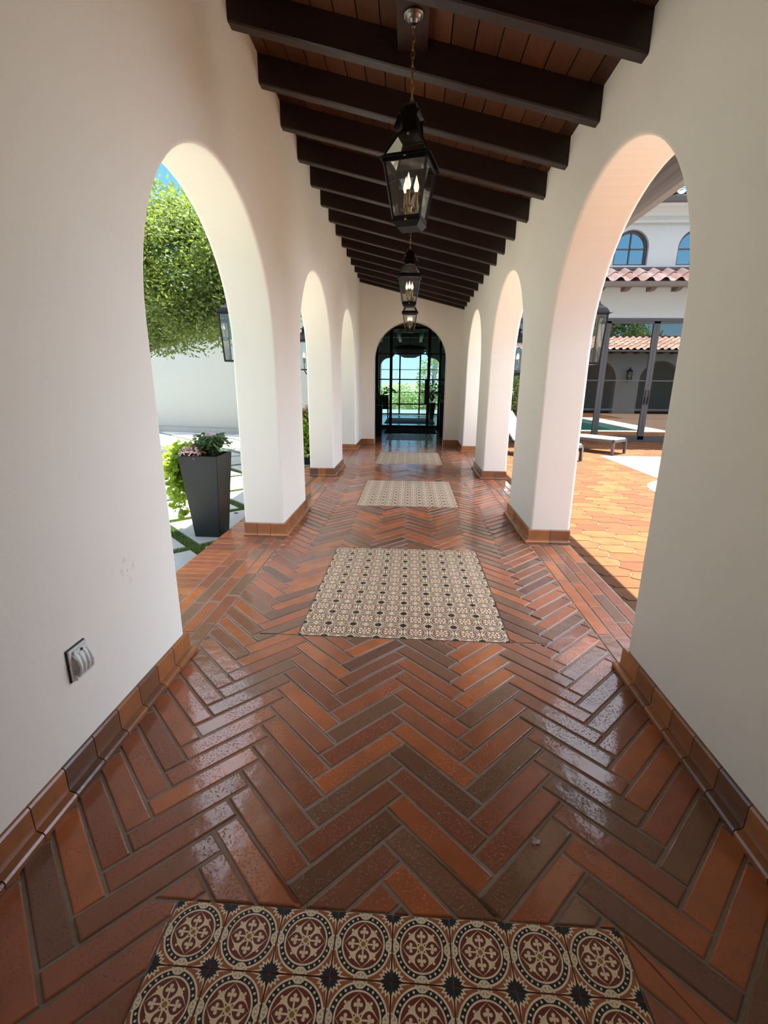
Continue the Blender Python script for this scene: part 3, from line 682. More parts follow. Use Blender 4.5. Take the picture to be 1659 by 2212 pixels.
# ------------------------------------------------------------------ wall lanterns on the outside of the piers
def wall_lantern(loc, rz, label):
    """wall plane at local y=0, lantern stands out along -y; z heights relative to loc"""
    t = thing('wall_lantern', loc, label, 'lantern', 'wall lanterns on the arcade', rz)
    cy = -.138; zb, zt = 1.615, 2.035
    MB().box(-.045, .045, -.018, 0, 1.56, 1.86).build('backplate', M['black'], t)
    ar = MB().tube([(0, -.01, 1.60), (0, -.05, 1.555), (0, -.11, 1.55), (0, cy, 1.60)], .009, 8)
    pts = [(0, -.03-.035*math.cos(a)*(1-a/9), 1.545-.03*math.sin(a)*(1-a/9)) for a in [i*.5 for i in range(13)]]
    MB().tube(pts, .006, 6).build('scroll', M['black'], t); MB().bar((0, -.012, 1.84), (0, cy+.09, 1.93), .012).build('stay', M['black'], t); ar.build('bracket', M['black'], t)
    fr = MB()
    for sx in (-1, 1):
        for sy in (-1, 1): fr.bar((sx*.085, cy+sy*.085, zb), (sx*.104, cy+sy*.104, zt), .012)
        fr.bar((sx*.086, cy-.085, zb), (sx*.086, cy+.085, zb), .014); fr.bar((-.085, cy+sx*.085, zb), (.085, cy+sx*.085, zb), .014)
        fr.bar((sx*.104, cy-.104, zt), (sx*.104, cy+.104, zt), .016); fr.bar((-.104, cy+sx*.104, zt), (.104, cy+sx*.104, zt), .016)
    fr.box(-.085, .085, cy-.085, cy+.085, zb-.01, zb+.002)
    fr.build('frame', M['black'], t)
    cp = MB(); q = [(.116, 2.03), (.115, 2.045), (.110, 2.06), (.095, 2.085), (.072, 2.105), (.05, 2.13), (.042, 2.155), (.04, 2.158)]
    for (r0, z0), (r1, z1) in zip(q[:-1], q[1:]):
        vs = []
        cp.hexa([(sx*r0, cy+sy*r0, z0) for sx, sy in ((-1, -1), (1, -1), (1, 1), (-1, 1))], [(sx*r1, cy+sy*r1, z1) for sx, sy in ((-1, -1), (1, -1), (1, 1), (-1, 1))])
    cp.lathe([(.046, 2.155), (.046, 2.165), (.026, 2.17), (.022, 2.20), (.024, 2.212)], 14, (0, cy, 0))
    cp.hexa([(sx*.03, cy+sy*.03, 2.212) for sx, sy in ((-1, -1), (1, -1), (1, 1), (-1, 1))], [(sx*.05, cy+sy*.05, 2.222) for sx, sy in ((-1, -1), (1, -1), (1, 1), (-1, 1))])
    cp.lathe([(.03, 2.222), (.012, 2.235), (.012, 2.25), (.003, 2.26)], 12, (0, cy, 0))
    for sx in (-1, 1):
        for sy in (-1, 1): cp.tube([(sx*.108, cy+sy*.108, 2.036), (sx*.125, cy+sy*.125, 2.040), (sx*.137, cy+sy*.137, 2.044)], [.006, .004, .001], 6)
    cp.build('cap', M['black'], t)
    for k in range(4):
        a = k*math.pi/2; f = lambda w_, d, z: (w_*math.cos(a)+d*math.sin(a), cy+w_*math.sin(a)-d*math.cos(a), z)
        MB().add([f(-.08, .085, zb+.006), f(.08, .085, zb+.006), f(.098, .103, zt-.008), f(-.098, .103, zt-.008)], [(0, 1, 2, 3)]).build('glass_pane', M['lglass'], t)
    cl = MB().lathe([(.022, zb), (.022, zb+.012), (.008, zb+.016), (.008, zb+.05)], 12, (0, cy, 0))
    for sx in (-1, 1): cl.tube([(0, cy, zb+.045), (sx*.02, cy, zb+.03), (sx*.034, cy, zb+.05), (sx*.035, cy, zb+.10)], .005, 6)
    c = cl.build('candle_arms', M['brass'], t)
    for sx in (-1, 1): candle(c, sx*.035, cy, zb+.10)
wall_lantern((XLO, 4.71, 0), R(-90), 'black wall lantern seen through the first left arch against the oak tree')
wall_lantern((XLO, 7.72, 0), R(-90), 'black wall lantern just showing in the narrow gap of the second left arch')
wall_lantern((XRO, 4.71, 0), R(90), 'black wall lantern seen through the first right arch against the glass doors')
wall_lantern((XRO, 7.72, 0), R(90), 'black wall lantern with one candle showing in the slit of the second right arch')

# ------------------------------------------------------------------ outlet box on the near left wall
t = thing('outlet_cover', (XL, 1.427, .389), 'white outlet with a clear ribbed weather cover, low on the left wall', 'outlet')
MB().box(0, .006, -.047, .047, 0, .124).build('gasket', M['gasket'], t)
MB().box(.006, .014, -.044, .044, .003, .121).build('plate', M['plastic'], t)
cv = MB().box(.014, .026, -.040, .040, .006, .026).box(.014, .022, -.030, .030, .100, .116)
for yy in (-.030, -.010, .012, .030):
    cv.tube([(.016, yy, .012), (.036, yy, .03), (.040, yy, .055), (.034, yy, .08), (.016, yy, .1)], .0055, 8)
vs = []; 
for i in range(9):
    a = math.pi*i/8; vs += [(.014+.022*math.sin(a), -.036, .012+.045*(1-math.cos(a))), (.014+.022*math.sin(a), .036, .012+.045*(1-math.cos(a)))]
cv.add(vs, [(2*i, 2*i+1, 2*i+3, 2*i+2) for i in range(8)]); cv.build('hinged_cover', M['plastic'], t)
o = MB().lathe([(.005, 0), (.005, .003)], 10).build('lock_hole', M['gasket'], t)
o.location = (.023, .004, .108); o.rotation_euler = (0, R(90), 0)

# fallen petal and dead leaf
c = (.43, 1.2, .004)
lf = leaf_mesh('fallen_petal', [(0, 0, 0), (.004, .003, .001), (-.006, .006, .002)], unit(np.array([(1, .4, .25), (-.3, 1, .3), (.3, -1, .25)])), [.022, .018, .016], [.016, .014, .012], M['petal'], [.2, .9, 1.0], normals=[(0, 0, 1)]*3, shape='lance')
lf.location = c; tag(lf, 'crumpled pink petal lying on the herringbone bricks', 'petal')
lf = leaf_mesh('dead_leaf', [(0, 0, 0), (.01, 0, .004)], unit(np.array([(1, .2, .1), (.8, -.6, .2)])), [.06, .045], [.03, .02], M['gasket'], [.2, .2], normals=[(0, 0, 1)]*2, shape='lance')
lf.location = (-2.09, 5.32, GZ+.004); tag(lf, 'dark dead leaf lying on a pale slab behind the planter', 'leaf')

# ------------------------------------------------------------------ planters with flowers
def dome(n, rx, ry, rz_, c, lo=-.1):
    p = unit(rng.normal(size=(n, 3))); p[:, 2] = np.where(p[:, 2] < lo, -p[:, 2]*.6, p[:, 2])
    rr = rng.uniform(.45, 1, n)**.5
    return p, np.array(c)+p*rr[:, None]*np.array((rx, ry, rz_))
def flower_planter(loc, label, h=.83, b=.128, a=.192, full=True):
    t = thing('flower_planter', loc, label, 'planter', 'tall charcoal planters in the left courtyard')
    p = MB(); q = lambda w_, z: [(-w_, -w_, z), (w_, -w_, z), (w_, w_, z), (-w_, w_, z)]
    wl = .018
    p.add(q(b, 0)+q(a, h)+q(a-wl, h)+q(a-wl-.02, h-.09), [(3, 2, 1, 0)]+[(i, (i+1) % 4, 4+(i+1) % 4, 4+i) for i in range(4)]+[(4+i, 4+(i+1) % 4, 8+(i+1) % 4, 8+i) for i in range(4)]+[(8+i, 8+(i+1) % 4, 12+(i+1) % 4, 12+i) for i in range(4)])
    o = p.build('pot', M['planter'], t)
    bm = bmesh.new(); bm.from_mesh(o.data); bmesh.ops.recalc_face_normals(bm, faces=bm.faces)
    bmesh.ops.bevel(bm, geom=[e for e in bm.edges], offset=.004, segments=2, affect='EDGES'); bm.to_mesh(o.data); bm.free()
    MB().box(-a+.03, a-.03, -a+.03, a-.03, h-.12, h-.05).build('soil', M['soil'], t)
    # lime sweet potato vine spilling over the left side
    pts = []; ds = []
    for s in range(16):
        x0 = -a*.6+rng.normal(0, .03); y0 = rng.uniform(-.13, .17); L = rng.uniform(.15, .72); k = int(26+L*60)
        for i in range(k):
            u = i/k; x = x0-.17*min(1, u*2.6)-.03*math.sin(u*3); z = h+.06*math.sin(min(1, u*2.2)*math.pi)-max(0, u-.25)*L*1.3
            pts.append((x+rng.normal(0, .025), y0+rng.normal(0, .025), z+rng.normal(0, .018))); ds.append((-.6+rng.normal(0, .5), rng.normal(0, .6)-.3, -.5+rng.normal(0, .4)))
    _, pt = dome(150, .15, .15, .085, (-.115, .03, h+.01)); pts += [tuple(v) for v in pt]; ds += [(-.5+rng.normal(0, .7), rng.normal(0, .8), .1+rng.normal(0, .4)) for _ in range(150)]
    n = len(pts); ls = rng.uniform(.035, .075, n)
    leaf_mesh('trailing_vine', pts, unit(np.array(ds)), ls, ls*.85, M['lime'], rng.random(n), t, 'heart')
    _, pt = dome(170, .10, .085, .10, (-.07, -.10, h-.005)); n = len(pt)
    ls = rng.uniform(.03, .06, n); leaf_mesh('coleus', pt, unit(rng.normal(size=(n, 3))+np.array((0, -.6, .3))), ls, ls*.6, M['coleus'], rng.random(n), t, 'heart')
    _, pt = dome(150, .11, .06, .07, (-.08, -.155, h+.015)); n = len(pt)
    leaf_mesh('pale_flowers', pt, unit(rng.normal(size=(n, 3))+np.array((0, -.4, .5))), rng.uniform(.018, .034, n), rng.uniform(.014, .022, n), M['petal'], rng.random(n)*.55, t, 'lance')
    pts = []; ds = []
    for s in range(46):
        a0 = rng.uniform(0, 6.28); rr = rng.uniform(.05, .17); k = 11; hz = rng.uniform(.12, .22)
        for i in range(k):
            u = i/k; pts.append((.07+rr*u*math.cos(a0)*1.1, -.02+rr*u*math.sin(a0), h-.02+hz*math.sin(u*2.6))); ds.append((math.cos(a0)+rng.normal(0, .5), math.sin(a0)+rng.normal(0, .5), -.55+rng.normal(0, .4)))
    n = len(pts); leaf_mesh('dark_foliage', pts, unit(np.array(ds)), rng.uniform(.05, .085, n), rng.uniform(.016, .028, n), M['darkleaf'], rng.random(n), t, 'lance')
    pt = np.array((.05, 0, h+.19))+rng.normal(size=(36, 3))*np.array((.022, .022, .014)); 
    leaf_mesh('dusty_pink_blossom', pt, unit(rng.normal(size=(36, 3))), np.full(36, .024), np.full(36, .016), M['petal'], rng.uniform(.4, 1, 36), t, 'lance')
    st = MB()
    for k in range(14):
        a0 = rng.uniform(0, 6.28); st.tube([(.06, -.02, h-.06), (.06+.05*math.cos(a0), -.02+.05*math.sin(a0), h+.09), (.06+.13*math.cos(a0), -.02+.13*math.sin(a0), h+.10)], .0025, 5)
    st.tube([(.05, 0, h-.05), (.05, 0, h+.19)], .003, 5); st.build('stems', M['darkleaf'], t)
    return t
flower_planter((-2.027, 4.555, GZ), 'tall tapered charcoal planter of lime vine and flowers beside the first left arch')
t2 = flower_planter((-1.99, 8.95, GZ), 'planter whose lime vine and pink flowers show in the slit of the second left arch', h=.86)
for nm_, c_, sg_, n_, ln_, m_, sh_ in (('tall_flowers', (.07, -.05, 1.05), (.09, .07, .06), 190, .035, 'petal', 'lance'), ('red_leaves', (.07, -.10, .94), (.09, .06, .05), 160, .05, 'coleus', 'heart'), ('vine_skirt', (.05, -.22, .58), (.09, .035, .17), 420, .065, 'lime', 'heart')):
    pt = np.array(c_)+rng.normal(size=(n_, 3))*np.array(sg_)
    leaf_mesh(nm_, pt, unit(rng.normal(size=(n_, 3))*.8+np.array((0, -.5, -.6 if nm_ == 'vine_skirt' else .2))), np.full(n_, ln_), np.full(n_, ln_*.75), M[m_], rng.random(n_), t2, sh_)

# ------------------------------------------------------------------ trees
def tree(loc, label, crown_c, crown_r, n, leaf, m, trunk_top, name='oak_tree', group=None, clumps=90, tw=.16, seed=1, cat='tree', spread=.42, trunk=True):
    t = thing(name, loc, label, cat, group)
    r2 = np.random.default_rng(seed)
    cc = unit(r2.normal(size=(clumps, 3))); cc *= (r2.uniform(.25, 1, clumps)**.45)[:, None]
    cc = np.array(crown_c)+cc*np.array(crown_r)*.86
    idx = r2.integers(0, clumps, n); sig = spread*np.array((1, 1, .6))*min(crown_r)/2
    p = cc[idx]+r2.normal(size=(n, 3))*sig*r2.uniform(.5, 1.1, clumps)[idx][:, None]
    e = ((p-np.array(crown_c))/np.array(crown_r)); k = (e**2).sum(1) < 1.08; p = p[k]; idx = idx[k]; n = len(p)
    d = unit(p-cc[idx]+r2.normal(size=(n, 3))*.35*spread+np.array((0, 0, .05)))
    tone = np.clip(r2.uniform(0, 1, clumps)[idx]*.5+r2.random(n)*.5, 0, 1)
    leaf_mesh('foliage', p, d, r2.uniform(.7, 1.3, n)*leaf, r2.uniform(.35, .55, n)*leaf, m, tone, t, 'quad', off=(0, 0, 0))
    if trunk:
        tr = MB(); tt = Vector(trunk_top)
        tr.tube([(0, 0, -.1), (tt.x*.15, tt.y*.15, tt.z*.3), (tt.x*.5, tt.y*.5, tt.z*.7), tt], [tw*1.4, tw, tw*.85, tw*.7], 12); tr.build('trunk', M['bark'], t)
        br = MB()
        for i in range(0, clumps, max(1, clumps//26)):
            e_ = Vector(cc[i]); mid = tt.lerp(e_, .5)+Vector((0, 0, -.1*e_.z*.3)); br.tube([tt-Vector((0, 0, .2)), mid, e_], [tw*.42, tw*.22, tw*.06], 7)
        br.build('branches', M['bark'], t)
    return t
tree((-5.75, 9.9, GZ), 'dense live oak behind the first left arch, hanging over the white garden wall', (1.3, -.35, 3.42), (2.55, 2.0, 1.42), 85000, .085, M['oak'], (.1, 0, 2.2), clumps=170, seed=3)
tree((-6.6, 3.8, GZ), 'second live oak added out of view beyond the left wall, to shade the slabs by the first planter', (1.6, -.3, 4.7), (2.3, 3.0, 2.0), 60000, .105, M['oak'], (.1, 0, 3.2), clumps=150, seed=13)  # unseen tree, added to cut sun and sky light in the left courtyard
# twigs rising above the crown
r3 = np.random.default_rng(11); pts = []; ds = []
ot = [o for o in bpy.data.objects if o.name == 'oak_tree'][0]
for x0, z0, z1 in ((.98, 4.6, 5.35), (1.02, 4.5, 5.1), (1.35, 4.5, 5.0), (1.55, 4.5, 4.95), (.85, 4.5, 5.0), (1.75, 4.4, 4.85), (1.2, 4.5, 4.9)):
    for i in range(70):
        u = r3.random(); pts.append((x0+r3.normal(0, .02+.05*(1-u))+(u-.5)*-.08, -.35+r3.normal(0, .05), z0+(z1-z0)*u)); ds.append((r3.normal(0, .7), r3.normal(0, .7), .8))
leaf_mesh('top_twigs', pts, unit(np.array(ds)), np.full(len(pts), .07), np.full(len(pts), .026), M['oak'], r3.random(len(pts)), ot, 'quad')

# ------------------------------------------------------------------ chaises by the pool
def chaise(loc, rz, label, back=True):
    """foot at local x=0, head at x=1.95, width along +y"""
    t = thing('chaise_longue', loc, label, 'chaise', 'chaise longues by the pool', rz)
    W, H, L = .58, .315, 1.95; hb = 1.25
    f = MB()
    for y in (.025, W-.025): f.bar((0, y, H-.035), (L, y, H-.035), .05, .06)
    for x in (.025, L-.025, hb): f.bar((x, 0, H-.035), (x, W, H-.035), .05, .055)
    for y in (.05, W-.05):
        for x in (.06, L-.06):
            f.bar((x, y, H-.12), (x+(.05 if x < 1 else -.05), y, H-.06), .03)
    f.build('frame', M['cframe'], t)
    for x in (.028, L-.028):
        for y in (.028, W-.028): MB().frus(0, .024, .024, H-.005, .027, .027).build('leg', M['cframe'], t).location = (x, y, 0)
    MB().box(.03, hb, .045, W-.045, H-.008, H+.012).build('seat_sling', M['white'], t)
    a = R(48) if back else R(2); lb = .74
    q = lambda u, y, v: (hb+u*math.cos(a)-v*math.sin(a), y, H+u*math.sin(a)+v*math.cos(a))
    b2 = MB()
    for y in (.03, W-.03): b2.bar(q(0, y, -.01), q(lb, y, -.01), .035, .035, (0, 1, 0))
    b2.bar(q(lb, .03, -.01), q(lb, W-.03, -.01), .035); 
    bo = b2.build('backrest', M['cframe'], t)
    MB().hexa([q(.02, .045, 0), q(lb-.02, .045, 0), q(lb-.02, W-.045, 0), q(.02, W-.045, 0)], [q(.02, .045, .014), q(lb-.02, .045, .014), q(lb-.02, W-.045, .014), q(.02, W-.045, .014)]).build('back_sling', M['white'], bo)
    if back:
        s_ = MB()
        for y in (.06, W-.06): s_.bar(q(.45, y, -.02), (hb+.62, y, H-.05), .02)
        s_.build('back_prop', M['cframe'], t)
    return t
chaise((4.69, 10.48, 0), R(131), 'pale chaise longue in front of the glass doors, nearest to their handles')
chaise((3.357, 9.289, 0), R(131), 'pale chaise longue mostly hidden by the second right pier, one foot leg showing')
chaise((9.35, 7.75, 0), R(-20), 'pale chaise longue across the pool, seen reflected in the glass doors')
# rose bush beyond the second chaise
t = thing('rose_bush', (2.62, 12.2, 0), 'green bush with pale pink roses, glimpsed in the slit of the second right arch', 'bush')
_, pt = dome(2600, .42, .33, .80, (0, 0, .85), -1); n = len(pt)
leaf_mesh('foliage', pt, unit(rng.normal(size=(n, 3))), rng.uniform(.04, .07, n), rng.uniform(.02, .035, n), M['oak'], rng.random(n), t, 'lance')
_, pt = dome(90, .46, .36, .85, (0, 0, .85), -1); bl = np.repeat(pt, 5, 0)+rng.normal(size=(450, 3))*.015
leaf_mesh('roses', bl, unit(rng.normal(size=(450, 3))), np.full(450, .04), np.full(450, .034), M['petal'], rng.random(450)*.6, t, 'heart')
st = MB()
for k in range(9): a0 = k*.7; st.tube([(.03*math.cos(a0), .03*math.sin(a0), 0), (.12*math.cos(a0), .1*math.sin(a0), .5), (.26*math.cos(a0), .2*math.sin(a0), 1.1)], [.014, .010, .004], 6)
st.build('stems', M['bark'], t)

# ------------------------------------------------------------------ roof tiles, gutters
def tile_roof(mb, x0, x1, e, r, pitch=.33, course=.36, amp=.075, flip=False):
    """rows of barrel tiles from the eave e=(y,z) up to r=(y,z)"""
    ey, ez = e; ry, rz_ = r; Ls = math.hypot(ry-ey, rz_-ez); nc = max(1, round(Ls/course)); uy, uz = (ry-ey)/Ls, (rz_-ez)/Ls
    ny, nz = (-uz, uy) if uy > 0 else (uz, -uy)
    K = 10
    def h(u): return amp*math.sin(math.pi*u/.6) if u < .6 else -.022*math.sin(math.pi*(u-.6)/.4)
    nt_ = int((x1-x0)/pitch)
    for c in range(nc):
        s0 = Ls*c/nc-.02; s1 = Ls*(c+1)/nc+.0
        for i in range(nt_):
            tone = random.random(); vs = []
            for j in range(K+1):
                u = j/K; x = x0+(i+u)*pitch; hh_ = h(u); taper = .9
                for s, lift in ((s0, -.012+.026), (s0, .026), (s1, 0.0)):
                    z = hh_*(1 if s == s0 else taper)+lift
                    vs.append((x, ey+uy*s+ny*z, ez+uz*s+nz*z))
            fs = []
            for j in range(K):
                a = j*3; b2 = a+3
                f1 = (a, b2, b2+1, a+1); f2 = (a+1, b2+1, b2+2, a+2)
                fs += [f1, f2] if uy > 0 else [f1[::-1], f2[::-1]]
            mb.add(vs, fs, 0, tone, False)
def prism_x(mb, prof, x0, x1, mi=0):
    """profile (y,z) extruded along x"""
    if area(prof) < 0: prof = prof[::-1]
    return mb.hexa([(x0, y, z) for y, z in prof], [(x1, y, z) for y, z in prof], mi)
# corridor eave on the right: gutter and projecting tiles
ge = MB(); prof = [(1.70, 2.87), (1.722, 2.862), (1.728, 2.81), (1.745, 2.802), (1.752, 2.77), (1.775, 2.745), (1.84, 2.745), (1.862, 2.78), (1.868, 2.84), (1.885, 2.86), (1.875, 2.87), (1.70, 2.90)]
k = len(prof); ge.add([(x, YB-.2, z) for x, z in prof]+[(x, YE2, z) for x, z in prof], [tuple(range(k)), tuple(range(2*k-1, k-1, -1))]+[(i, k+i, k+(i+1) % k, (i+1) % k) for i in range(k)])
go = ge.build('trim_2', M['gutter']); struct(go, 'bronze gutter along the corridor eave, seen in the top of the first right arch', 'gutter')
et = MB(); y = YB
while y < YE2:
    tone = random.random()
    for c in range(3):
        xo = 1.83-.36*c; vs = []
        for j in range(11):
            a = math.pi*j/10
            for s in (0, -.4):
                x = xo+s; zz = CEIL(x)+.215+.022*(s == 0)
                vs.append((x, y+.09-.085*math.cos(a), zz+.075*math.sin(a)-.02))
                vs.append((x, y+.09-.070*math.cos(a), zz+.060*math.sin(a)-.02))
        fs = []
        for j in range(10):
            a = 4*j; b2 = a+4
            fs += [(a, a+2, b2+2, b2), (a+1, b2+1, b2+3, a+3), (a, b2, b2+1, a+1)]
        et.add(vs, fs, 0, tone)
    y += .30
struct(et.build('trim_3', M['tile']), 'clay barrel tile ends along the corridor eave above the gutter', 'roof tiles')

# ------------------------------------------------------------------ glass-fronted house across the court
HY = 12.63; HO = (6.5, HY, 0)
hs = thing('house', HO, 'two-storey white house with wide glass doors, tiled roofs and arched upper windows', 'house')
hx0, hx1 = 2.25, 14.0
def part(mb, name, m, parent=hs, off=HO): return mb.build(name, m, parent, off)
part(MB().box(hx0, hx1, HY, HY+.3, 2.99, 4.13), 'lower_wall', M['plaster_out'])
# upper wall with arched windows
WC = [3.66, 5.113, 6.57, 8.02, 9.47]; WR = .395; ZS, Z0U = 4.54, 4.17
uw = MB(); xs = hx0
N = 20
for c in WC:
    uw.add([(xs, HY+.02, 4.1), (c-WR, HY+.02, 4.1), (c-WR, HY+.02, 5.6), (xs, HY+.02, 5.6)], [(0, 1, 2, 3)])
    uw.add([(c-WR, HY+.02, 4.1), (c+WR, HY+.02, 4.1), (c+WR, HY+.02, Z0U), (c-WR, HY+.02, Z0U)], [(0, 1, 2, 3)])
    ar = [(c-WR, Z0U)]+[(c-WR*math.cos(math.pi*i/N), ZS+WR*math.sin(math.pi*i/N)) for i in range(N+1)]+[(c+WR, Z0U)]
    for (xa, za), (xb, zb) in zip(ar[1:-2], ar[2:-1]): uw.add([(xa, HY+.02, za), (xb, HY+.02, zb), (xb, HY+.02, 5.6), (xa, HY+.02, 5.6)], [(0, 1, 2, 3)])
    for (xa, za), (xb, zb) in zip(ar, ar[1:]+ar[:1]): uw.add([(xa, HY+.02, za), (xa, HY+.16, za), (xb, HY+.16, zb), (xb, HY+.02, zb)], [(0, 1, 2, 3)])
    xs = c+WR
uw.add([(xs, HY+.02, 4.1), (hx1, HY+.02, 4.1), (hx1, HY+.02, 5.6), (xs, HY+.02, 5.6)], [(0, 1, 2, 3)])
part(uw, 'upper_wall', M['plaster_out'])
for c in WC:
    fr = MB(); rin = WR-.055; y0, y1 = HY+.10, HY+.16
    outl = [(c-WR, Z0U)]+[(c-WR*math.cos(math.pi*i/N), ZS+WR*math.sin(math.pi*i/N)) for i in range(N+1)]+[(c+WR, Z0U)]
    inl = [(c-rin, Z0U+.04)]+[(c-rin*math.cos(math.pi*i/N), ZS+rin*math.sin(math.pi*i/N)) for i in range(N+1)]+[(c+rin, Z0U+.04)]
    for i in range(len(outl)):
        j = (i+1) % len(outl); a, b2, e, d = outl[i], outl[j], inl[j], inl[i]
        fr.hexa([(a[0], y0, a[1]), (b2[0], y0, b2[1]), (e[0], y0, e[1]), (d[0], y0, d[1])][::-1], [(a[0], y1, a[1]), (b2[0], y1, b2[1]), (e[0], y1, e[1]), (d[0], y1, d[1])][::-1])
    fr.box(c-.011, c+.011, y0+.01, y1, Z0U+.03, ZS+rin).box(c-rin, c+rin, y0+.01, y1, ZS-.012, ZS+.012)
    wo = part(fr, 'window', M['bronze'])
    part(MB().add([(x, HY+.14, z) for x, z in inl], [tuple(range(len(inl)-1, -1, -1))]), 'pane', M['wglass'], wo)
part(MB().box(hx0+.1, hx1-.1, HY+.9, HY+1.0, 3.9, 5.6), 'upper_room', M['dark'])
cn = MB(); prism_x(cn, [(HY+.03, 5.03), (HY-.06, 5.05), (HY-.08, 5.09), (HY-.07, 5.15), (HY-.12, 5.17), (HY-.16, 5.22), (HY-.24, 5.28), (HY-.33, 5.32), (HY-.36, 5.34), (HY-.36, 5.40), (HY+.03, 5.40)], hx0, hx1)
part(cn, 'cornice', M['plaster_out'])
gt = MB(); prism_x(gt, [(HY-.30, 5.36), (HY-.44, 5.36), (HY-.47, 5.40), (HY-.48, 5.46), (HY-.30, 5.46)], hx0, hx1); part(gt, 'upper_gutter', M['bronze'])
tr = MB(); tile_roof(tr, hx0, hx1, (HY-.46, 5.49), (HY+2.6, 6.5)); part(tr, 'upper_roof', M['tile'])
tr = MB(); tile_roof(tr, hx0, hx1, (HY-.70, 3.70), (HY+.02, 4.06)); part(tr, 'lower_roof', M['tile'])
part(MB().box(hx0, hx1, HY-.05, HY+.03, 4.06, 4.12), 'flashing', M['bronze'])
gt = MB(); prism_x(gt, [(HY-.62, 3.58), (HY-.72, 3.58), (HY-.75, 3.62), (HY-.76, 3.68), (HY-.62, 3.70)], hx0, hx1); part(gt, 'gutter', M['gutter'])
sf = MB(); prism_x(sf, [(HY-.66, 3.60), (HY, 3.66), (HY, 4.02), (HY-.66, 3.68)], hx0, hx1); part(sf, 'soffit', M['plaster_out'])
x = 2.62
while x < hx1:
    rf = MB(); p = [(HY-.60, 3.61), (HY-.60, 3.575), (HY-.55, 3.56), (HY-.49, 3.535), (HY-.30, 3.535), (HY-.30, 3.64)]; prism_x(rf, p, x-.06, x+.06)
    part(rf, 'rafter_tail', M['timber']); x += .575
# glass doors: fixed panels and a pair of sliders with handles
part(MB().box(hx0, hx1, HY-.02, HY+.1, 2.93, 2.995).box(hx0, hx1, HY-.02, HY+.1, -.02, .06), 'door_head_and_sill', M['bronze'])
mull = [2.28, 3.45, 4.62, 4.79]
mull = [2.45, 3.62, 4.79, 5.96, 7.13, 8.30, 9.47, 10.64, 11.81]
for i, (a, b2) in enumerate(zip(mull[:-1], mull[1:])):
    dr = MB(); y0, y1 = HY+.0, HY+.06
    dr.box(a+.002, a+.075, y0, y1, .06, 2.94).box(b2-.075, b2-.002, y0, y1, .06, 2.94).box(a, b2, y0, y1, .06, .15).box(a, b2, y0, y1, 2.88, 2.94)
    for z in (.819, 1.533, 2.247): dr.box(a+.07, b2-.07, y0+.015, y1-.01, z-.014, z+.014)
    d = part(dr, 'sliding_door', M['bronze'])
    part(MB().add([(a+.06, HY+.03, .1), (b2-.06, HY+.03, .1), (b2-.06, HY+.03, 2.9), (a+.06, HY+.03, 2.9)], [(0, 1, 2, 3)]), 'pane', M['hglass'], d)
    if i in (2, 3):
        xh = b2-.04 if i == 2 else a+.04
        part(MB().box(xh-.012, xh+.012, y0-.03, y0, .98, 1.13).box(xh-.016, xh+.016, y0-.006, y0+.002, .94, 1.30), 'handle', M['black'], d)
rm = MB().box(hx0, hx1, HY+3.4, HY+3.5, 0, 3.0).box(hx0, hx1, HY+.1, HY+3.5, 2.99, 3.05).box(hx0, hx1, HY+.1, HY+3.5, -.06, 0).box(hx0-.05, hx0+.05, HY, HY+3.5, 0, 5.5).box(hx1-.05, hx1+.05, HY, HY+3.5, 0, 5.5)
part(rm, 'ground_floor_room', M['dark'])
t = thing('bench', (5.75, 13.5, 0), 'dark low bench inside the house behind the glass doors', 'bench')
b2 = MB().box(0, 1.5, 0, .5, .28, .34); b2.build('seat', M['bronze'], t)
for x in (.04, 1.46):
    for y in (.04, .46): MB().box(x-.03, x+.03, y-.03, y+.03, 0, .28).build('leg', M['bronze'], t)

# ------------------------------------------------------------------ arcaded wing reflected in the glass
WO = (10, -.35, 0); wg = thing('arcade_wing', WO, 'white arcaded wing with a tiled roof, seen only as a reflection in the glass doors', 'building')
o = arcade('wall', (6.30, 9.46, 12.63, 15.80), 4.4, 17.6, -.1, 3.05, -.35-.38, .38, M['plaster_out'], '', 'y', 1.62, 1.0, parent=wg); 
for v in o.data.vertices: v.co -= Vector(WO)
tr = MB(); tile_roof(tr, 4.2, 17.8, (.25, 3.12), (-1.7, 3.86)); part(tr, 'roof', M['tile'], wg, WO)
gt = MB(); prism_x(gt, [(.18, 3.0), (.28, 3.0), (.31, 3.04), (.32, 3.10), (.18, 3.10)], 4.2, 17.8); part(gt, 'gutter', M['bronze'], wg, WO)
sf = MB(); prism_x(sf, [(.22, 3.02), (.22, 3.09), (-.8, 3.46), (-.8, 3.02)], 4.2, 17.8); part(sf, 'soffit', M['timber'], wg, WO)
part(MB().box(4.4, 17.6, -3.0, -2.9, 0, 3.4).box(4.4, 17.6, -3, -.7, 3.04, 3.1).box(4.3, 4.4, -3, -.35, 0, 3.1).box(17.6, 17.7, -3, -.35, 0, 3.1), 'back_wall', M['hallwall'], wg, WO)
part(MB().box(4.4, 17.6, -3, -.35, -.1, -.01), 'terrace', M['patio'], wg, WO)
part(MB().box(4.2, 17.8, -1.75, -1.6, 3.82, 3.92), 'ridge_cap', M['bronze'], wg, WO)
x = 4.6
while x < 17.6: part(MB().box(x-.05, x+.05, -.4, .18, 2.94, 3.02), 'rafter_tail', M['timber'], wg, WO); x += .6
wall_lantern((11.05, -.35, .05), R(180), 'black wall lantern on the arcaded wing, seen only as a reflection in the glass doors')
tree((12.6, -6.4, 0), 'leafy tree rising behind the arcaded wing, seen reflected above its roof', (0, 0, 3.9), (2.6, 2.2, 2.2), 9000, .20, M['bush'], (0, 0, 2.3), name='courtyard_tree', clumps=60, seed=8)

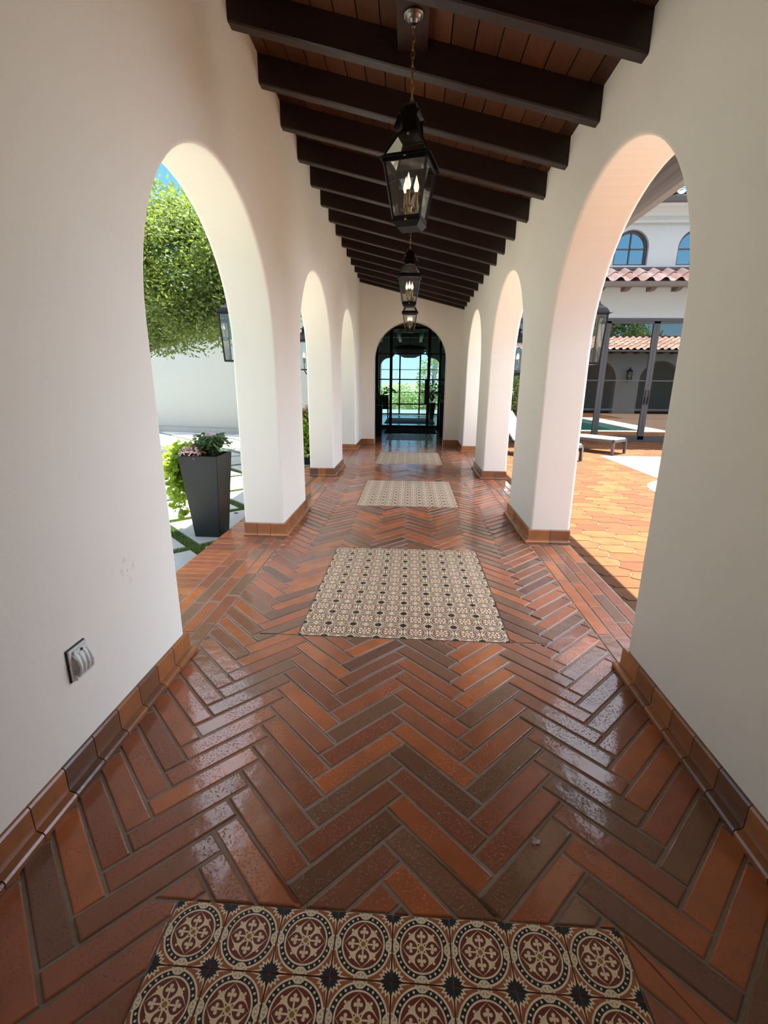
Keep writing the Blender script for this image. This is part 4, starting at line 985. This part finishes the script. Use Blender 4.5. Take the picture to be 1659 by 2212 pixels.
# ------------------------------------------------------------------ vestibule, glazed door and hall
DY = 15.62; WY = 22.05
mb = MB().box(-1.45, -1.2, YE2, DY+.1, -.1, 3.5); struct(mb.build('wall_vestibule_left', M['hallwall']), 'dim plaster wall left of the glazed entrance door', 'wall')
mb = MB().box(1.15, 1.4, YE2, DY+.1, -.1, 3.5); struct(mb.build('wall_vestibule_right', M['hallwall']), 'dim plaster wall right of the glazed entrance door', 'wall')
mb = MB().box(-1.45, 1.4, YE2, DY, 3.4, 3.5); struct(mb.build('ceiling_vestibule', M['hallwall']), 'plaster ceiling before the glazed entrance door', 'ceiling')
mb = MB().box(-2.6, 2.5, DY, DY+.12, 3.12, 3.9).box(-2.6, -1.2, DY, DY+.12, 0, 3.2).box(1.15, 2.5, DY, DY+.12, 0, 3.2); struct(mb.build('wall_entrance', M['hallwall']), 'plaster wall around the glazed entrance door', 'wall')
dr = MB(); y0, y1 = DY, DY+.07
for a, b2 in ((-1.2, -1.06), (-.70, -.61), (.50, .59), (.86, .93), (1.06, 1.15)): dr.box(a, b2, y0, y1, 0, 3.12)
for z0, z1 in ((0, .09), (3.04, 3.12)): dr.box(-1.2, 1.15, y0, y1, z0, z1)
for z in (.77, 1.535, 2.31): dr.box(-1.2, 1.15, y0+.015, y1-.01, z-.018, z+.018)
dd = dr.build('door_1', M['black'], None, (0, DY, 0)); dd.location = (0, DY, 0); struct(dd, 'black steel-framed glazed entrance door with side lights at the end of the corridor', 'door')
MB().add([(-1.1, .035, .05), (1.1, .035, .05), (1.1, .035, 3.08), (-1.1, .035, 3.08)], [(0, 1, 2, 3)]).build('pane', M['dglass'], dd)
MB().box(.43, .50, -.03, .08, .77, 1.53).build('door_handle', M['black'], dd)
mb = MB().box(-2.6, 2.5, DY, 27, -.12, -.006)
struct(mb.build('floor_hall', M['slate']), 'dark polished hall floor beyond the glazed door', 'floor')
mb = MB().box(-2.6, -2.4, DY, WY+.3, 0, 3.9); struct(mb.build('wall_hall_left', M['hallwall']), 'left wall of the hall beyond the glazed door', 'wall')
mb = MB().box(2.3, 2.5, DY, WY+.3, 0, 3.9); struct(mb.build('wall_hall_right', M['hallwall']), 'right wall of the hall beyond the glazed door', 'wall')
mb = MB().box(-2.6, 2.5, DY, WY+.3, 3.55, 3.9); struct(mb.build('ceiling_hall', M['dark']), 'dark ceiling of the hall', 'ceiling')
for k, x in enumerate((-1.36, -.52, .36, 1.2)):
    mb = MB().box(x-.06, x+.06, DY+.15, WY, 3.16, 3.55); solo(mb, 'hall_beam', M['hallbeam'], '%s pale hall ceiling beam from the left, behind the door glass' % ('first', 'second', 'third', 'fourth')[k], 'beam', 'pale beams in the hall')
for z in (17.6, 20.2):
    mb = MB().box(-2.4, 2.3, z-.06, z+.06, 3.20, 3.34); solo(mb, 'cross_beam', M['hallbeam'], 'pale cross beam under the hall ceiling, %s the bowl chandelier' % ('before' if z < 19 else 'behind'), 'beam', 'pale cross beams in the hall')
# rear wall with a shouldered opening
cx = -.066; half = [(1.335, -.1), (1.335, 2.10)]+[(1.335-.36*(1-math.cos(math.pi/2*i/8)), 2.10+.40*math.sin(math.pi/2*i/8)) for i in range(1, 9)]+[(.86, 2.53)]+[(.86-.20*math.sin(math.pi/2*i/6), 2.53+.40*(1-math.cos(math.pi/2*i/6))) for i in range(1, 7)]
pts = [(-2.6, 4.0), (-2.6, -.1)]+[(cx-a, z) for a, z in half]+[(cx+a, z) for a, z in half[::-1]]+[(2.5, -.1), (2.5, 4.0)]
bm = bmesh.new(); f = bm.faces.new([bm.verts.new((x, WY, z)) for x, z in pts]); ex = bmesh.ops.extrude_face_region(bm, geom=[f])
bmesh.ops.translate(bm, verts=[g_ for g_ in ex['geom'] if isinstance(g_, bmesh.types.BMVert)], vec=(0, .35, 0)); bmesh.ops.recalc_face_normals(bm, faces=bm.faces)
me = bpy.data.meshes.new('wall_hall_rear'); bm.to_mesh(me); bm.free(); me.materials.append(M['hallwall']); o = bpy.data.objects.new('wall_hall_rear', me); COL.objects.link(o)
struct(o, 'rear hall wall with a shouldered arch over the big window', 'wall')
wn = MB(); y0, y1 = WY+.36, WY+.42
for x in (-1.42, -.535, .385, 1.30): wn.box(x-.035, x+.035, y0, y1, 0, 3.0)
for z, h in ((.03, .03), (1.015, .014), (2.016, .014), (2.97, .03)): wn.box(-1.45, 1.33, y0, y1, z-h, z+h)
wo = wn.build('window_1', M['black'], None, (0, y0, 0)); wo.location = (0, y0, 0); struct(wo, 'tall steel-framed window of the hall looking out on green hills', 'window')
MB().add([(-1.43, .03, .03), (1.31, .03, .03), (1.31, .03, 2.97), (-1.43, .03, 2.97)], [(0, 1, 2, 3)]).build('pane', M['dglass'], wo)
mb = MB().box(1.02, 1.12, WY+.9, WY+1.0, 0, 2.75); solo(mb, 'porch_post', M['plaster_out'], 'white porch post outside the right side of the hall window', 'post')
mb = MB().box(-.965, .89, 17.5, 20.2, -.006, .006); solo(mb, 'hall_rug', M['rug'], 'grey woven rug on the hall floor behind the glazed door', 'rug')
mb = MB().box(-.76, .765, 13.92, 15.1, -.002, .012); solo(mb, 'doormat', M['mat'], 'black doormat lying before the glazed entrance door', 'doormat')
# bowl chandelier
t = thing('chandelier', (-.09, 19.0, 0), 'large shallow bowl chandelier hanging in the hall, seen through the door glass', 'chandelier')
MB().lathe([(.02, 2.36), (.22, 2.365), (.40, 2.44), (.58, 2.55), (.64, 2.62), (.62, 2.63), (.38, 2.47), (.2, 2.40), (.02, 2.40)], 12, smooth=False).build('bowl', M['hallbeam'], t)
MB().lathe([(.05, 2.64), (.62, 2.66), (.63, 2.74), (.40, 2.80), (.06, 2.84)], 24).build('shade', M['bronze'], t)
MB().tube([(0, 0, 2.82), (0, 0, 3.5)], .012, 8).lathe([(.09, 3.47), (.09, 3.55)], 14).build('stem', M['bronze'], t)
# pots with plants
def pot_plant(loc, label, half0, half1, h, n, lean, seed, name='potted_plant', m=None, pm=None):
    t = thing(name, loc, label, 'potted plant'); r = np.random.default_rng(seed)
    MB().frus(0, half0, half0, h, half1, half1).build('pot', pm or M['black'], t)
    pts, ds, ls = [], [], []
    for s in range(n):
        a0 = r.uniform(0, 6.28); L = r.uniform(.25, .52)
        for i in range(10):
            u = (i+1)/10; rr = L*(u**1.3)*.75; z = h+L*1.05*math.sin(u*2.1)
            pts.append((rr*math.cos(a0)+lean*u, rr*math.sin(a0), z)); ds.append((math.cos(a0), math.sin(a0), .9-1.5*u)); ls.append(.11)
    k = len(pts); leaf_mesh('foliage', pts, unit(np.array(ds)+r.normal(size=(k, 3))*.35), ls, np.full(k, .035), m or M['darkleaf'], r.random(k)*.4, t, 'lance')
    return t
pot_plant((.86, 13.0, 0), 'leafy plant in a tall black pot standing right of the entrance door', .075, .10, .93, 14, -.12, 21)
pot_plant((-.86, 13.1, 0), 'leafy plant in a tall black pot standing left of the entrance door', .07, .09, .84, 12, .12, 22)
pt = pot_plant((.86, 19.9, 0), 'plant trailing from a grey floor vase inside the hall, right of the rug', .08, .15, .66, 16, -.1, 23, 'vase_plant', None, M['ceramic'])
# chair in the hall
t = thing('dining_chair', (-1.12, 19.6, 0), 'dark upholstered chair inside the hall at the left of the rug', 'chair')
MB().box(-.22, .22, -.22, .22, .40, .50).build('seat', M['seatcloth'], t)
bk = MB(); bk.hexa([(-.21, .17, .48), (.21, .17, .48), (.21, .24, .48), (-.21, .24, .48)], [(-.20, .24, .95), (.20, .24, .95), (.20, .30, .95), (-.20, .30, .95)]); bk.build('backrest', M['seatcloth'], t)
for x in (-.19, .19):
    for y in (-.19, .19): MB().frus(0, .014, .014, .41, .022, .022).build('leg', M['timber'], t).location = (x, y, 0)

# ------------------------------------------------------------------ hills beyond the hall
hx = np.linspace(-90, 90, 46); hy = np.concatenate([np.linspace(27, 60, 14), np.linspace(70, 420, 18)])
vs = []; 
for yv in hy:
    for xv in hx:
        z = -4.0-.085*(yv-29.5) if yv < 90 else -9.2+(yv-90)*.030
        vs.append((xv*(.4+yv/70), yv, z+(.9*math.sin(xv*.7+yv*.21)+.6*math.sin(xv*1.9-yv*.13) if yv > 60 else 0)))
nx = len(hx); fs = [(j*nx+i, j*nx+i+1, (j+1)*nx+i+1, (j+1)*nx+i) for j in range(len(hy)-1) for i in range(nx-1)]
hm = MB(); hm.add(vs, fs, 0, .5, True); M['hill'] = mat('wooded_hill', (.06, .10, .025), .9, noise=(.35, (.10, .15, .045), 1), bump=(.8, 1.5))
ho = hm.build('hillside', M['hill']); tag(ho, 'wooded green hillside far beyond the hall window', 'hill', kind='stuff')
r4 = np.random.default_rng(4); ti = 0
spots = [(-3.0, 29.5, 1.35, .15), (-1.5, 30.5, 1.5, .05), (.1, 29.2, 1.4, -.1), (1.6, 30.2, 1.4, .1), (-2.2, 34.5, 1.8, .45), (.0, 35.5, 1.9, .35), (2.4, 34.8, 1.7, .5), (-3.6, 42, 2.4, .85), (-.9, 43, 2.4, .75), (1.7, 42.5, 2.3, .9), (4.0, 41, 2.2, .9), (-4.6, 54, 3.0, 1.15), (-1.4, 56, 3.0, 1.2), (2.2, 55, 3.0, 1.1), (5.2, 53, 2.8, 1.2)]
RW = ['front', 'second', 'third', 'last']
for (x, y, rr, top) in spots:
    row = 0 if y < 32 else 1 if y < 38 else 2 if y < 48 else 3
    same = sorted(s_[0] for s_ in spots if (0 if s_[1] < 32 else 1 if s_[1] < 38 else 2 if s_[1] < 48 else 3) == row)
    pos = ['first', 'second', 'third', 'fourth'][same.index(x)]
    tree((x, y, top-2*rr-1.2), 'light green tree beyond the hall window, %s from the left in the %s row' % (pos, RW[row]), (0, 0, rr+1.2), (rr*1.15, rr, rr), 5200, .17+.004*(y-29), M['bush'], (0, 0, 1.2), name='hill_tree', group='light green trees beyond the hall window', clumps=46, seed=40+ti, spread=.5); ti += 1
tree((1.35, 30.8, -2.0), 'taller loose-leaved tree at the right of the hall window, above the skyline', (0, 0, 3.3), (1.05, .9, 2.0), 2600, .15, M['oak'], (0, 0, 3.0), name='slender_tree', clumps=46, seed=77, spread=.55, tw=.07)
